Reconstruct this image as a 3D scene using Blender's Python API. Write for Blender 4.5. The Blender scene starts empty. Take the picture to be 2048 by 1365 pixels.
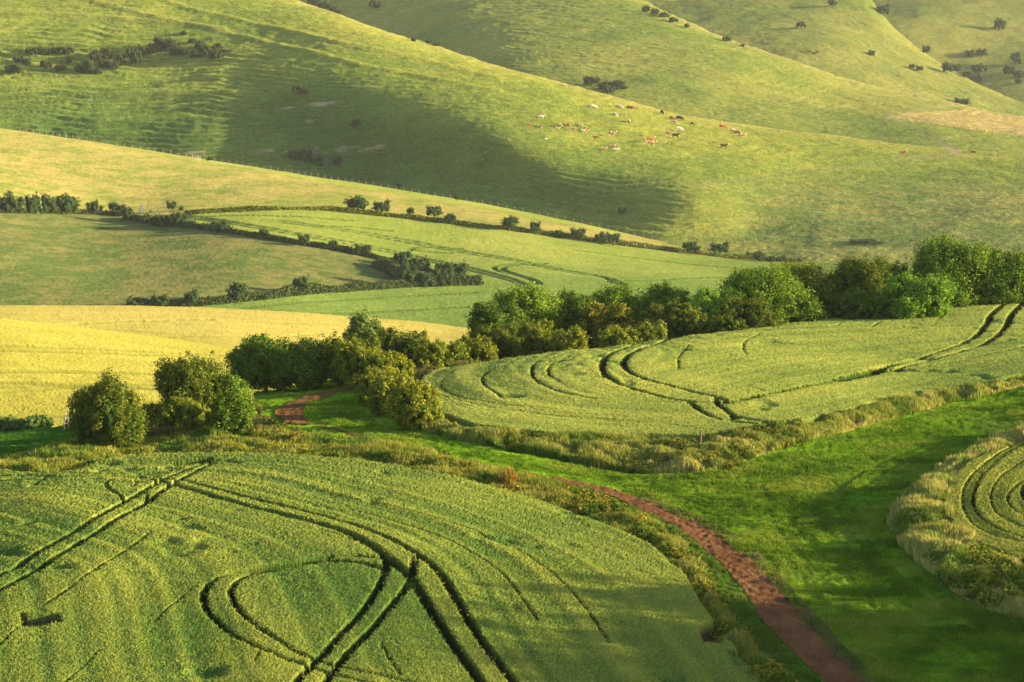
import bpy, math, random
import numpy as np
RNG = np.random.default_rng(7)
random.seed(7)
scene = bpy.context.scene
COL = scene.collection
W, H = 2048.0, 1365.0
F = 5690.0
TH = math.radians(8.0)
CAMZ = 130.0
CT, ST = math.cos(TH), math.sin(TH)
HAZE = 0.00003
EXPO = 2.18
SUN_EL, SUN_AZ = 11.0, 6.0      # elevation; degrees the sun stands behind the camera right-hand side

# ------------------------------------------------------------------ projection helpers
def ray(u, v):
    dx = (np.asarray(u, float)-W/2)/F; dy = -(np.asarray(v, float)-H/2)/F
    return dx, CT+dy*ST, -ST+dy*CT
def at(u, v, Y):
    dx, dy, dz = ray(u, v)
    k = Y/dy
    return dx*k, dy*k, CAMZ+dz*k
def project(x, y, z):
    z = z-CAMZ
    dep = y*CT-z*ST; up = y*ST+z*CT
    return W/2+F*x/dep, H/2-F*up/dep

# ------------------------------------------------------------------ noise
def _hash(ix, iy, seed):
    n = (ix.astype(np.int64)*374761393+iy.astype(np.int64)*668265263+seed*1274126177) & 0xffffffff
    n = ((n ^ (n >> 13))*1274126177) & 0xffffffff
    return ((n ^ (n >> 16)) & 0xffffff)/float(0xffffff)
def vnoise(x, y, seed=0):
    x = np.asarray(x, float); y = np.asarray(y, float)
    ix = np.floor(x); iy = np.floor(y); fx = x-ix; fy = y-iy
    fx = fx*fx*(3-2*fx); fy = fy*fy*(3-2*fy)
    a = _hash(ix, iy, seed); b = _hash(ix+1, iy, seed); c = _hash(ix, iy+1, seed); d = _hash(ix+1, iy+1, seed)
    return (a*(1-fx)+b*fx)*(1-fy)+(c*(1-fx)+d*fx)*fy
def fbm(x, y, seed=0, o=3):
    s = 0; a = 1; t = 0
    for i in range(o):
        s = s+a*vnoise(x*2**i+17.3*i, y*2**i-9.1*i, seed+i); t += a; a *= .55
    return s/t
def sstep(a, b, x):
    t = np.clip((x-a)/(b-a), 0, 1); return t*t*(3-2*t)
def inpoly(px, py, poly):
    px = np.asarray(px); py = np.asarray(py)
    r = np.zeros(px.shape, bool); n = len(poly)
    for i in range(n):
        x1, y1 = poly[i]; x2, y2 = poly[(i+1) % n]
        if y1 == y2: continue
        c = ((y1 > py) != (y2 > py)) & (px < (x2-x1)*(py-y1)/(y2-y1)+x1)
        r ^= c
    return r
def smooth_line(pts, it=2):
    pts = [tuple(p) for p in pts]
    for _ in range(it):
        q = [pts[0]]
        for a, b in zip(pts[:-1], pts[1:]):
            q.append(tuple(.75*np.array(a)+.25*np.array(b))); q.append(tuple(.25*np.array(a)+.75*np.array(b)))
        q.append(pts[-1]); pts = q
    return pts
def poly_dist(px, py, line):
    """unsigned distance to a polyline, plus signed side distance"""
    best = np.full(px.shape, 1e9); sg = np.zeros(px.shape)
    for (x1, y1), (x2, y2) in zip(line[:-1], line[1:]):
        dx, dy = x2-x1, y2-y1; L = dx*dx+dy*dy+1e-9
        t = np.clip(((px-x1)*dx+(py-y1)*dy)/L, 0, 1)
        d = np.hypot(px-x1-t*dx, py-y1-t*dy)
        s = np.sign((px-x1)*dy-(py-y1)*dx)
        m = d < best
        best[m] = d[m]; sg[m] = s[m]
    return best, best*sg

# ------------------------------------------------------------------ terrain sheets
class Sheet:
    """a fold of the land: distance as a thin-plate surface through surveyed points, ending in a crest"""
    def __init__(s, ctrl, crest, relief=None, rnd=(0, 1)):
        P = np.array(ctrl, float)
        s.U, s.V = P[:, 0], P[:, 1]
        s.K = np.log(P[:, 2])
        n = len(P); A = np.zeros((n+3, n+3)); 
        r = s._r(s.U, s.V)
        A[:n, :n] = r+np.eye(n)*s.smooth if hasattr(s, 'smooth') else r
        A[:n, n] = 1; A[:n, n+1] = s.U/1000; A[:n, n+2] = s.V/1000; A[n:, :n] = A[:n, n:].T
        s.w = np.linalg.solve(A, np.concatenate([s.K, [0, 0, 0]]))
        c = np.array(crest, float); s.cu, s.cv = c[:, 0], c[:, 1]
        # smoothed crest
        uu = np.arange(-1400, 3500, 10.); vv = np.interp(uu, s.cu, s.cv)
        k = np.hanning(15); k /= k.sum()
        s.gu, s.gv = uu, np.convolve(np.pad(vv, 7, mode='edge'), k, 'valid')
        s.rnd = rnd
    def _r(s, u, v):
        d = np.hypot((u[:, None]-s.U[None])/1000, (v[:, None]-s.V[None])/1000*2.2)
        return d*d*np.log(d+1e-6)
    def crest(s, u): return np.interp(u, s.gu, s.gv)
    def Y(s, u, v):
        u = np.asarray(u, float); v = np.asarray(v, float)
        u, v = np.broadcast_arrays(u, v)
        sh = u.shape; u = u.ravel(); v = v.ravel(); n = len(s.U)
        out = np.empty(u.shape)
        for i in range(0, len(u), 200000):
            a = slice(i, i+200000)
            out[a] = s._r(u[a], v[a])@s.w[:n]+s.w[n]+s.w[n+1]*u[a]/1000+s.w[n+2]*v[a]/1000
        d = np.maximum(v-s.crest(u), 0)
        out = np.exp(out)*(1+s.rnd[0]*np.exp(-d/s.rnd[1]))
        return out.reshape(sh)
    def P(s, u, v):
        v = np.maximum(v, s.crest(u)+.5)
        return at(u, v, s.Y(u, v))

C1 = [(-1400, 1010), (-400, 905), (0, 870), (160, 848), (300, 812), (420, 800), (520, 785), (600, 772), (700, 752), (835, 742), (900, 743), (1000, 729), (1200, 710), (1480, 673), (1700, 648), (1900, 627), (2048, 610), (2500, 565), (3500, 500)]
S1 = Sheet([(-500, 1365, 112), (600, 1500, 101), (600, 1365, 111), (300, 1200, 124), (800, 1150, 129), (100, 1000, 148), (600, 925, 163), (1000, 1000, 152), (1700, 1500, 108),
            (-500, 950, 172), (0, 900, 181), (200, 890, 180), (600, 810, 197), (680, 775, 208), (1300, 1100, 141), (1600, 1300, 121), (1750, 1050, 149), (1950, 1300, 122),
            (1200, 930, 170), (900, 870, 176), (1900, 850, 184), (1200, 790, 190), (1600, 780, 195), (1980, 1010, 152), (2500, 1010, 150), (2500, 800, 188), (2048, 690, 221),
            (1000, 735, 206), (1400, 690, 218), (1700, 660, 235), (2048, 618, 250), (2700, 570, 275), (400, 815, 197), (-600, 1500, 104), (2600, 1500, 108), (3800, 1500, 108), (3800, 1200, 125), (3800, 900, 175), (3800, 650, 235)], C1, rnd=(.03, 12))
C2a = [(-1400, 560), (-400, 612), (0, 637), (200, 659), (350, 679), (480, 697), (700, 724), (1000, 760), (3500, 900)]
S2a = Sheet([(0, 1050, 292), (0, 850, 340), (0, 650, 392), (480, 707, 392), (480, 860, 335), (900, 860, 335), (-600, 900, 325), (-600, 620, 400), (1000, 1050, 300), (1000, 770, 375)], C2a, rnd=(.04, 14))
C2b = [(-1400, 640), (-400, 613), (0, 610), (250, 611), (420, 615), (600, 624), (800, 640), (940, 656), (1200, 690), (3500, 1000)]
S2b = Sheet([(0, 800, 398), (0, 680, 440), (0, 640, 465), (0, 614, 500), (480, 700, 455), (480, 625, 505), (900, 665, 525), (900, 720, 470), (900, 850, 400), (-600, 640, 470), (-600, 800, 395), (1300, 900, 400), (1300, 740, 480)], C2b, rnd=(.03, 8))
C3 = [(-1400, 120), (-400, 215), (0, 255), (200, 285), (420, 320), (560, 342), (700, 364), (850, 388), (1000, 414), (1100, 433), (1200, 455), (1300, 477), (1380, 498), (1470, 516), (1600, 523), (1850, 524), (1950, 520), (2048, 515), (2600, 500), (3500, 480)]
S3 = Sheet([(1000, 900, 560), (0, 900, 560), (2000, 900, 560), (1000, 720, 612), (950, 660, 655), (400, 620, 660), (0, 600, 665), (1900, 620, 690), (800, 560, 735), (800, 535, 760), (200, 440, 845), (0, 500, 740),
            (450, 520, 735), (600, 425, 850), (200, 290, 995), (0, 262, 1015), (600, 350, 960), (1000, 460, 852), (1000, 422, 905), (1360, 500, 872), (1300, 560, 770), (1600, 530, 850), (2048, 522, 850), (2600, 510, 850), (-600, 200, 1040), (-600, 600, 680), (2600, 620, 700)], C3, rnd=(.02, 8))
C4 = [(-1400, -420), (-400, -260), (0, -180), (300, -90), (580, 0), (700, 38), (830, 80), (1000, 130), (1100, 160), (1200, 190), (1350, 225), (1500, 248), (1700, 275), (1880, 293), (1960, 300), (2048, 306), (2600, 340), (3500, 390)]
S4 = Sheet([(1000, 640, 960), (0, 640, 1000), (2000, 640, 960), (1000, 520, 1040), (1700, 540, 1005), (2048, 520, 1020), (2600, 520, 1050), (1500, 450, 1085), (1800, 430, 1100), (1400, 400, 1089), (1300, 345, 1125), (1500, 350, 1142), (1900, 350, 1185), (1500, 256, 1235),
            (1900, 303, 1235), (2600, 360, 1230), (1150, 240, 1190), (1100, 170, 1240), (1000, 290, 1152), (850, 225, 1195), (700, 165, 1240), (700, 50, 1325), (780, 330, 1200), (1000, 390, 1136), (1180, 430, 1102), (620, 240, 1232), (620, 350, 1200), (450, 290, 1210), (300, 300, 1208),
            (0, 250, 1238), (0, 120, 1308), (300, 150, 1290), (480, 120, 1295), (0, 0, 1405), (300, 0, 1395), (560, 20, 1370), (850, 110, 1280), (-600, 200, 1250), (-600, -100, 1500), (0, -170, 1560)], C4, rnd=(.02, 14))
C5 = [(-400, -600), (1000, -120), (1290, 0), (1340, 30), (1450, 75), (1560, 115), (1700, 160), (1850, 190), (1935, 207), (1970, 217), (2048, 229), (2600, 280), (3500, 320)]
S5 = Sheet([(1000, 400, 1330), (2000, 460, 1330), (700, 200, 1620), (700, 20, 1880), (800, 80, 1760), (950, 60, 1720), (1050, 130, 1590), (1150, 40, 1710), (1150, 180, 1520), (1300, 60, 1670), (1300, 210, 1480), (1500, 120, 1610), (1500, 250, 1450), (1700, 180, 1590), (1750, 290, 1410), (1950, 225, 1560), (1900, 300, 1390),
            (2048, 240, 1570), (2048, 310, 1400), (2600, 300, 1560), (2600, 420, 1370), (400, -100, 2150), (700, -150, 2150), (1000, -100, 1980)], C5, rnd=(.02, 12))
C6 = [(-400, -150), (1000, -150), (1500, -130), (1700, -60), (1760, 30), (1850, 108), (1963, 169), (2048, 207), (2600, 330), (3500, 420)]
S6 = Sheet([(1000, 100, 1900), (1000, -100, 2200), (1400, 150, 1800), (1400, 40, 1960), (1400, -100, 2170), (1650, 100, 1850), (1650, 0, 1985), (1800, 100, 1900), (1800, 180, 1790), (2000, 200, 1830), (2048, 280, 1700), (2600, 380, 1700)], C6, rnd=(.01, 12))
C7 = [(-400, -160), (1500, -160), (2048, -170), (3500, -180)]
S7 = Sheet([(1500, 120, 2150), (1500, -120, 2500), (1800, 60, 2180), (2048, 180, 2060), (2048, 60, 2200), (2048, -100, 2400), (1900, 150, 2120), (2600, 300, 2000), (2600, 0, 2300), (1700, 0, 2330)], C7, rnd=(.01, 12))

# ------------------------------------------------------------------ scene object helpers
def tag(o, label=None, cat=None, group=None, kind=None):
    if label: o['label'] = label
    if cat: o['category'] = cat
    if group: o['group'] = group
    if kind: o['kind'] = kind
    return o
def mesh_np(name, co, faces, col=None, mats=(), matidx=None, smooth=True):
    """faces: (n,k) int array"""
    me = bpy.data.meshes.new(name)
    co = np.asarray(co, np.float32); faces = np.asarray(faces, np.int32)
    n, k = faces.shape
    me.vertices.add(len(co)); me.vertices.foreach_set('co', co.ravel())
    me.loops.add(n*k); me.loops.foreach_set('vertex_index', faces.ravel())
    me.polygons.add(n); me.polygons.foreach_set('loop_start', np.arange(0, n*k, k, dtype=np.int32))
    me.polygons.foreach_set('use_smooth', np.full(n, bool(smooth)))
    for m in mats: me.materials.append(m)
    if matidx is not None: me.polygons.foreach_set('material_index', np.asarray(matidx, np.int32))
    if col is not None:
        c = np.ones((len(co), 4), np.float32); c[:, :3] = col
        a = me.attributes.new('Col', 'FLOAT_COLOR', 'POINT'); a.data.foreach_set('color', c.ravel())
    me.update(calc_edges=True)
    return me
def add(name, me, parent=None, loc=None):
    o = bpy.data.objects.new(name, me); COL.objects.link(o)
    if parent: o.parent = parent
    if loc is not None: o.location = loc
    return o
def grid_faces(nr, nc):
    i = np.arange(nr-1)[:, None]*nc+np.arange(nc-1)[None]
    return np.stack([i, i+1, i+nc+1, i+nc], -1).reshape(-1, 4)
class Tri:
    """gathers loose shapes into one mesh"""
    def __init__(s): s.v = []; s.f = []; s.c = []; s.n = 0
    def addm(s, v, f, c=None):
        v = np.asarray(v, float); s.v.append(v)
        f = np.asarray(f)
        if f.shape[1] == 3: f = np.concatenate([f, f[:, 2:3]], 1)
        s.f.append(f+s.n); s.n += len(v)
        s.c.append(np.broadcast_to(np.asarray(c if c is not None else (1, 1, 1), float), (len(v), 3)))
    def tube(s, pts, rad, n=6, c=None, cap=True):
        pts = [np.array(p, float) for p in pts]; rings = []
        for i, p in enumerate(pts):
            d = pts[min(i+1, len(pts)-1)]-pts[max(i-1, 0)]; d /= np.linalg.norm(d)+1e-9
            a = np.cross(d, (0, 0, 1) if abs(d[2]) < .9 else (1, 0, 0)); a /= np.linalg.norm(a); b = np.cross(d, a)
            t = np.arange(n)*2*math.pi/n
            rings.append(p+rad[i]*(np.cos(t)[:, None]*a+np.sin(t)[:, None]*b))
        v = np.concatenate(rings+[[pts[0]], [pts[-1]]]); f = []
        for i in range(len(pts)-1):
            for j in range(n):
                k = (j+1) % n; f.append((i*n+j, i*n+k, (i+1)*n+k, (i+1)*n+j))
        if cap:
            e = len(pts)*n
            for j in range(n):
                k = (j+1) % n; f.append((e, k, j, j)); f.append((e+1, (len(pts)-1)*n+j, (len(pts)-1)*n+k, (len(pts)-1)*n+k))
        s.addm(v, f, c)
    def box(s, c0, size, rz=0, col=None, top=0.0):
        x, y, z = size; k = 1-top
        v = np.array([(-x, -y, -z), (x, -y, -z), (x, y, -z), (-x, y, -z), (-x*k, -y*k, z), (x*k, -y*k, z), (x*k, y*k, z), (-x*k, y*k, z)])/2.
        cs, sn = math.cos(rz), math.sin(rz)
        v = np.stack([v[:, 0]*cs-v[:, 1]*sn, v[:, 0]*sn+v[:, 1]*cs, v[:, 2]], 1)+np.array(c0)
        s.addm(v, [(0, 3, 2, 1), (4, 5, 6, 7), (0, 1, 5, 4), (1, 2, 6, 5), (2, 3, 7, 6), (3, 0, 4, 7)], col)
    def mesh(s, name, mats, smooth=False):
        v = np.concatenate(s.v); f = np.concatenate(s.f); c = np.concatenate(s.c)
        quad = f[:, 2] != f[:, 3]
        if quad.all(): return mesh_np(name, v, f, c, mats, smooth=smooth)
        if not quad.any(): return mesh_np(name, v, f[:, :3], c, mats, smooth=smooth)
        q = f[quad]; t = f[~quad][:, :3]
        q3 = np.concatenate([q[:, [0, 1, 2]], q[:, [0, 2, 3]]])
        return mesh_np(name, v, np.concatenate([q3, t]), c, mats, smooth=smooth)

# ------------------------------------------------------------------ materials (all procedural)
def mat_ground(name, noises=(), bumps=(), trans=0.0, rough=.95, tint=None, sat=None):
    """colour attribute x several procedural noises; bump from noise. noises: (scale, amount, (sx,sy,sz)); bumps: (scale, distance, (sx,sy,sz))"""
    m = bpy.data.materials.new(name); m.use_nodes = True; N = m.node_tree.nodes; L = m.node_tree.links
    N.clear()
    out = N.new('ShaderNodeOutputMaterial')
    at_ = N.new('ShaderNodeAttribute'); at_.attribute_name = 'Col'
    tc = N.new('ShaderNodeTexCoord')
    def noise(scale, vec, det=3):
        mp = N.new('ShaderNodeMapping'); mp.inputs['Scale'].default_value = vec; L.new(tc.outputs['Object'], mp.inputs['Vector'])
        n = N.new('ShaderNodeTexNoise'); n.inputs['Scale'].default_value = scale; n.inputs['Detail'].default_value = det
        n.inputs['Roughness'].default_value = .6; L.new(mp.outputs[0], n.inputs['Vector']); return n.outputs['Fac']
    c = at_.outputs['Color']
    for sc, am, vec in noises:
        f = noise(sc, vec)
        mr = N.new('ShaderNodeMapRange'); mr.inputs['From Min'].default_value = .25; mr.inputs['From Max'].default_value = .75
        mr.inputs['To Min'].default_value = 1-am; mr.inputs['To Max'].default_value = 1+am; L.new(f, mr.inputs['Value'])
        vm = N.new('ShaderNodeVectorMath'); vm.operation = 'SCALE'; L.new(c, vm.inputs[0]); L.new(mr.outputs[0], vm.inputs['Scale']); c = vm.outputs[0]
    if tint:
        (sc, vec, colr, amt) = tint
        f = noise(sc, vec, 4)
        mr = N.new('ShaderNodeMapRange'); mr.inputs['From Min'].default_value = .45; mr.inputs['From Max'].default_value = .75
        mr.inputs['To Min'].default_value = 0; mr.inputs['To Max'].default_value = amt; L.new(f, mr.inputs['Value'])
        mx = N.new('ShaderNodeMix'); mx.data_type = 'RGBA'; L.new(mr.outputs[0], mx.inputs['Factor']); L.new(c, mx.inputs['A']); mx.inputs['B'].default_value = (*colr, 1); c = mx.outputs['Result']
    d = N.new('ShaderNodeBsdfDiffuse'); d.inputs['Roughness'].default_value = 1; L.new(c, d.inputs['Color'])
    nrm = None
    for sc, dist, vec in bumps:
        b = N.new('ShaderNodeBump'); b.inputs['Strength'].default_value = 1; b.inputs['Distance'].default_value = dist
        L.new(noise(sc, vec), b.inputs['Height'])
        if nrm is not None: L.new(nrm, b.inputs['Normal'])
        nrm = b.outputs['Normal']
    if nrm is not None: L.new(nrm, d.inputs['Normal'])
    sh = d.outputs[0]
    if trans > 0:
        t = N.new('ShaderNodeBsdfTranslucent'); L.new(c, t.inputs['Color'])
        ms = N.new('ShaderNodeMixShader'); ms.inputs[0].default_value = trans; L.new(sh, ms.inputs[1]); L.new(t.outputs[0], ms.inputs[2]); sh = ms.outputs[0]
    L.new(sh, out.inputs['Surface'])
    return m
M = {}
M['hill'] = mat_ground('hill_grass', [(.9, .28, (.3, .5, 1.3)), (.06, .16, (1, 1, 1)), (3.2, .42, (.6, .5, 1.6))], [(.5, .6, (.35, .5, 1.8)), (1.6, .5, (.6, .6, 1.8))], tint=(1.3, (.42, .5, 2.2), (.06, .10, .02), .5))
M['field'] = mat_ground('far_field', [(.9, .2, (.5, .45, 1)), (.05, .08, (1, 1, 1)), (3, .22, (1, .5, 1))], [(1.6, .3, (.6, .6, 1))])
M['yellow'] = mat_ground('yellow_crop', [(3.5, .14, (.8, .5, 1)), (.08, .08, (.4, 1, 1)), (1.2, .1, (.5, .5, 1))], [(3., .16, (.8, .5, 1))])
M['meadow'] = mat_ground('meadow_grass', [(11, .3, (1, .4, 1)), (6, .3, (1, .5, 1)), (.35, .16, (1, .6, 1)), (1.4, .22, (1, .6, 1))], [(4, .16, (1, 1, 1)), (14, .05, (1, 1, 1))])
M['wheat'] = mat_ground('wheat_crop', [(7, .25, (1, 1, 1)), (.25, .12, (1, 1, 1))], [(9, .08, (1, 1, 1))])
M['blade'] = mat_ground('grass_blade', trans=.25)
M['leaf'] = mat_ground('leaf', trans=.16)
M['core'] = mat_ground('inner_foliage')
M['bark'] = mat_ground('bark', [(6, .35, (1, 1, .3))], [(12, .03, (1, 1, .3))])
M['earth'] = mat_ground('red_earth', [(7, .22, (1, .5, 1)), (1.2, .14, (1, 1, 1)), (24, .3, (1, .5, 1))], [(5, .07, (1, .6, 1)), (16, .05, (1, 1, 1))])
M['wood'] = mat_ground('weathered_wood', [(8, .2, (1, 1, .2))])
M['hide'] = mat_ground('hide', [(3, .1, (1, 1, 1))])
M['wire'] = mat_ground('fence_wire')
# ------------------------------------------------------------------ land meshes
def C(r, g, b): return np.array([r, g, b], float)
def lerp(a, b, t): return a+(b-a)*np.asarray(t)[..., None]
def land(name, sh, u0, u1, du, vbot, nr, colour, mat, relief=None, drop=(60, .30), label=None, ext=None):
    us = np.arange(u0, u1+du, du)
    if ext: us = np.concatenate([us, np.arange(u1+du*2, ext, 22.)])
    nc = len(us)
    vb = np.full(nc, float(vbot)) if np.isscalar(vbot) else np.interp(us, [p[0] for p in vbot], [p[1] for p in vbot])
    vc = sh.crest(us)+.5
    vb = np.maximum(vb, vc+8)
    t = np.linspace(0, 1, nr)**.9
    V = vb[None]+(vc-vb)[None]*t[:, None]; U = np.broadcast_to(us, V.shape)
    x, y, z = sh.P(U, V)
    if relief is not None: z = z+relief(U, V, x, y, z)
    c = colour(U, V, x, y, z)
    # the far side, falling away behind the crest
    xs, ys, zs, cs = [x], [y], [z], [c]
    L, slope = drop
    dirx = x[-1]/y[-1]
    for k in range(1, 9):
        q = (k/8.)**1.5*L
        d = slope*q*(.35+.65*min(1, q/(.4*L)))+.134*q*min(1, q/(.15*L))
        xs.append((x[-1]+dirx*q)[None]); ys.append((y[-1]+q)[None]); zs.append((z[-1]-d)[None]); cs.append(c[-1:])
    x = np.concatenate(xs); y = np.concatenate(ys); z = np.concatenate(zs); c = np.concatenate(cs)
    me = mesh_np(name, np.stack([x, y, z], -1).reshape(-1, 3), grid_faces(*x.shape), c.reshape(-1, 3), [mat])
    o = add(name, me); tag(o, kind='structure')
    if label: o['label'] = label
    return o
def near_line(U, V, line, w, sv=1.0):
    d, s = poly_dist(U, V*sv, [(a, b*sv) for a, b in line]); return np.clip(1-d/w, 0, 1), d, s

# ---- pixel-traced outlines of regions on the near plateau (S1)
PATH_NEAR = [(1100, 966), (1160, 981), (1222, 996), (1270, 1015), (1332, 1048), (1394, 1088), (1443, 1130), (1485, 1179), (1526, 1245), (1575, 1294), (1649, 1368), (1730, 1440), (1810, 1510),
             (1880, 1510), (1795, 1440), (1727, 1363), (1669, 1297), (1619, 1243), (1569, 1189), (1528, 1143), (1487, 1102), (1436, 1065), (1381, 1036), (1292, 1003), (1232, 983), (1165, 967), (1110, 955)]
PATH_FAR = [(700, 868), (649, 852), (600, 850), (566, 846), (548, 832), (553, 818), (576, 805), (615, 792), (650, 784), (683, 780), (720, 774), (720, 780), (677, 788), (632, 801), (612, 815), (606, 828), (612, 839), (632, 849), (660, 858), (710, 866)]
PATH_MID = [(640, 852), (720, 870), (820, 893), (920, 917), (1020, 940), (1110, 960), (1110, 966), (1020, 948), (920, 925), (820, 899), (720, 875), (640, 857)]
GSTRIP = [(-300, 930), (0, 868), (165, 845), (190, 862), (150, 888), (80, 900), (0, 915), (-300, 960)]
V1 = [(-300, 985), (0, 925), (80, 905), (160, 888), (260, 868), (400, 862), (560, 868), (640, 872), (760, 893), (880, 915), (1000, 948), (1110, 978), (1200, 1003), (1262, 1030), (1330, 1068), (1385, 1120), (1425, 1180), (1468, 1250), (1520, 1310), (1585, 1375), (1660, 1450), (1560, 1460),
      (1480, 1360), (1440, 1300), (1405, 1230), (1365, 1165), (1300, 1108), (1200, 1058), (1100, 1024), (1000, 995), (900, 966), (760, 942), (560, 925), (400, 922), (250, 930), (150, 955), (60, 965), (-300, 985)]
V1G = [(1110, 972), (1180, 985), (1260, 1012), (1330, 1045), (1395, 1090), (1440, 1130), (1480, 1180), (1525, 1250), (1575, 1300), (1640, 1365), (1730, 1450), (1650, 1450), (1580, 1372), (1515, 1308), (1462, 1250), (1420, 1180), (1380, 1120), (1325, 1068), (1255, 1028), (1180, 998)]
V2 = [(725, 765), (760, 778), (840, 815), (900, 850), (960, 866), (1100, 878), (1250, 888), (1400, 888), (1500, 866), (1600, 852), (1750, 815), (1900, 787), (2048, 755), (2500, 690),
      (2500, 715), (2048, 775), (1900, 806), (1800, 834), (1700, 862), (1600, 886), (1520, 912), (1460, 936), (1400, 946), (1300, 948), (1200, 938), (1100, 918), (950, 888), (850, 866), (765, 834), (718, 790)]
V2B = [(735, 775), (760, 756), (830, 745), (960, 735), (1080, 722), (1200, 713), (1310, 702), (1200, 722), (1000, 738), (900, 750), (862, 768), (850, 790), (870, 825), (820, 812), (760, 790)]
V3 = [(2500, 800), (2200, 835), (2048, 865), (1960, 892), (1900, 925), (1840, 965), (1795, 1005), (1772, 1045), (1795, 1090), (1835, 1130), (1900, 1180), (1980, 1225), (2060, 1250), (2500, 1380),
      (2500, 1200), (2048, 1140), (1975, 1108), (1915, 1070), (1895, 1020), (1910, 980), (1945, 945), (1995, 915), (2060, 895), (2200, 872), (2500, 850)]
NEARLEFT = [(160, 880), (300, 820), (470, 785), (505, 800), (522, 848), (600, 874), (500, 882), (300, 887)]
# crop outlines, traced along the top of the crop
W1 = [(-500, 965), (-200, 948), (0, 940), (90, 946), (150, 940), (200, 922), (260, 911), (400, 905), (560, 907), (760, 925), (900, 950), (1000, 977), (1100, 1008), (1200, 1043), (1300, 1090), (1365, 1145), (1400, 1205), (1440, 1262), (1490, 1318), (1530, 1365), (1620, 1460), (1640, 1500), (-500, 1500)]
W2 = [(842, 765), (850, 752), (875, 738), (960, 726), (1000, 718), (1200, 696), (1480, 659), (1700, 634), (1900, 613), (2048, 597), (2500, 552), (2500, 690), (2048, 745), (1900, 775), (1750, 803), (1600, 838), (1500, 854), (1400, 868), (1250, 870), (1100, 864), (950, 848), (885, 826), (855, 795)]
W3 = [(2500, 835), (2200, 860), (2048, 885), (1990, 902), (1935, 930), (1903, 965), (1888, 1005), (1908, 1050), (1965, 1090), (2048, 1118), (2500, 1230)]

# ---- tramlines (pressed wheel tracks), traced along the crop top
T1 = [ # (width, depth, line)
 (.48, 1, [(-400, 1330), (-150, 1215), (0, 1151), (70, 1110), (137, 1069), (239, 1011), (307, 973), (342, 953), (393, 932), (430, 920)]),
 (.48, 1, [(-400, 1370), (-150, 1250), (0, 1182), (60, 1145), (137, 1100), (239, 1038), (297, 1004), (342, 973), (376, 953), (427, 926)]),
 (.54, 1, [(250, 950), (308, 958), (369, 965), (444, 984), (547, 1009), (600, 1021), (671, 1040), (742, 1062), (802, 1093), (849, 1117), (885, 1153), (914, 1200), (944, 1254), (980, 1307), (1024, 1365), (1090, 1440), (1150, 1500)]),
 (.58, 1, [(300, 962), (352, 973), (410, 990), (513, 1018), (598, 1037), (683, 1061), (733, 1086), (766, 1108), (790, 1126), (820, 1150), (843, 1185), (867, 1227), (897, 1274), (932, 1325), (959, 1365), (1020, 1440), (1075, 1500)]),
 (.45, .9, [(-100, 968), (0, 963), (137, 955), (239, 955), (308, 965)]),
 (.35, .8, [(-60, 958), (40, 951), (150, 947), (250, 950)]),
 (.25, .6, [(60, 975), (100, 948), (115, 941)]),
 (.25, .7, [(222, 962), (210, 967), (219, 980), (239, 990), (246, 1002)]),
 (.18, .5, [(270, 961), (275, 970), (262, 976)]),
 (.18, .6, [(290, 985), (296, 995), (290, 1005)]),
 (.46, 1, [(828, 1117), (827, 1150), (805, 1183), (778, 1215), (742, 1260), (707, 1292), (677, 1328), (656, 1365), (590, 1440)]),
 (.46, 1, [(774, 1114), (772, 1144), (754, 1180), (725, 1221), (689, 1260), (653, 1301), (624, 1334), (600, 1361), (530, 1440)]),
 (.6, 1, [(766, 1116), (704, 1111), (645, 1114), (575, 1123), (504, 1138)]),
 (.40, .95, [(504, 1138), (445, 1153), (415, 1171), (405, 1194), (415, 1221), (445, 1254), (490, 1286), (549, 1313), (600, 1331), (659, 1349), (698, 1358), (800, 1390)]),
 (.6, 1, [(766, 1135), (733, 1126), (674, 1120), (620, 1124), (558, 1135)]),
 (.38, .95, [(558, 1135), (504, 1147), (472, 1165), (460, 1188), (472, 1215), (504, 1248), (549, 1280), (600, 1307), (639, 1325), (689, 1337), (748, 1349), (793, 1359), (900, 1385)]),
 (.2, .8, [(762, 1285), (775, 1310), (800, 1350)]),
 (.8, 1, [(660, 1113), (610, 1118), (560, 1126), (504, 1138), (470, 1147)]),
 (.7, 1, [(690, 1121), (640, 1121), (600, 1127), (558, 1135), (515, 1145)]),
 (.22, .7, [(300, 1068), (283, 1080), (250, 1103), (220, 1123), (160, 1163), (90, 1210)]),
 (.14, .3, [(395, 1170), (350, 1205), (310, 1240)]),
 (.14, .35, [(200, 1300), (165, 1335), (130, 1365)]),
 (.16, .35, [(45, 1248), (20, 1270), (-10, 1300)]),
 (.14, .35, [(520, 1308), (508, 1330)]),
 (.18, .26, [(700, 1018), (780, 1040), (860, 1063), (940, 1100), (1000, 1140), (1040, 1190), (1075, 1240)]),
 (.18, .26, [(660, 990), (780, 1012), (900, 1045), (1000, 1080), (1080, 1125), (1160, 1200), (1220, 1290)]),
 (.2, .5, [(640, 1060), (700, 1078), (760, 1105)]),
]
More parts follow.
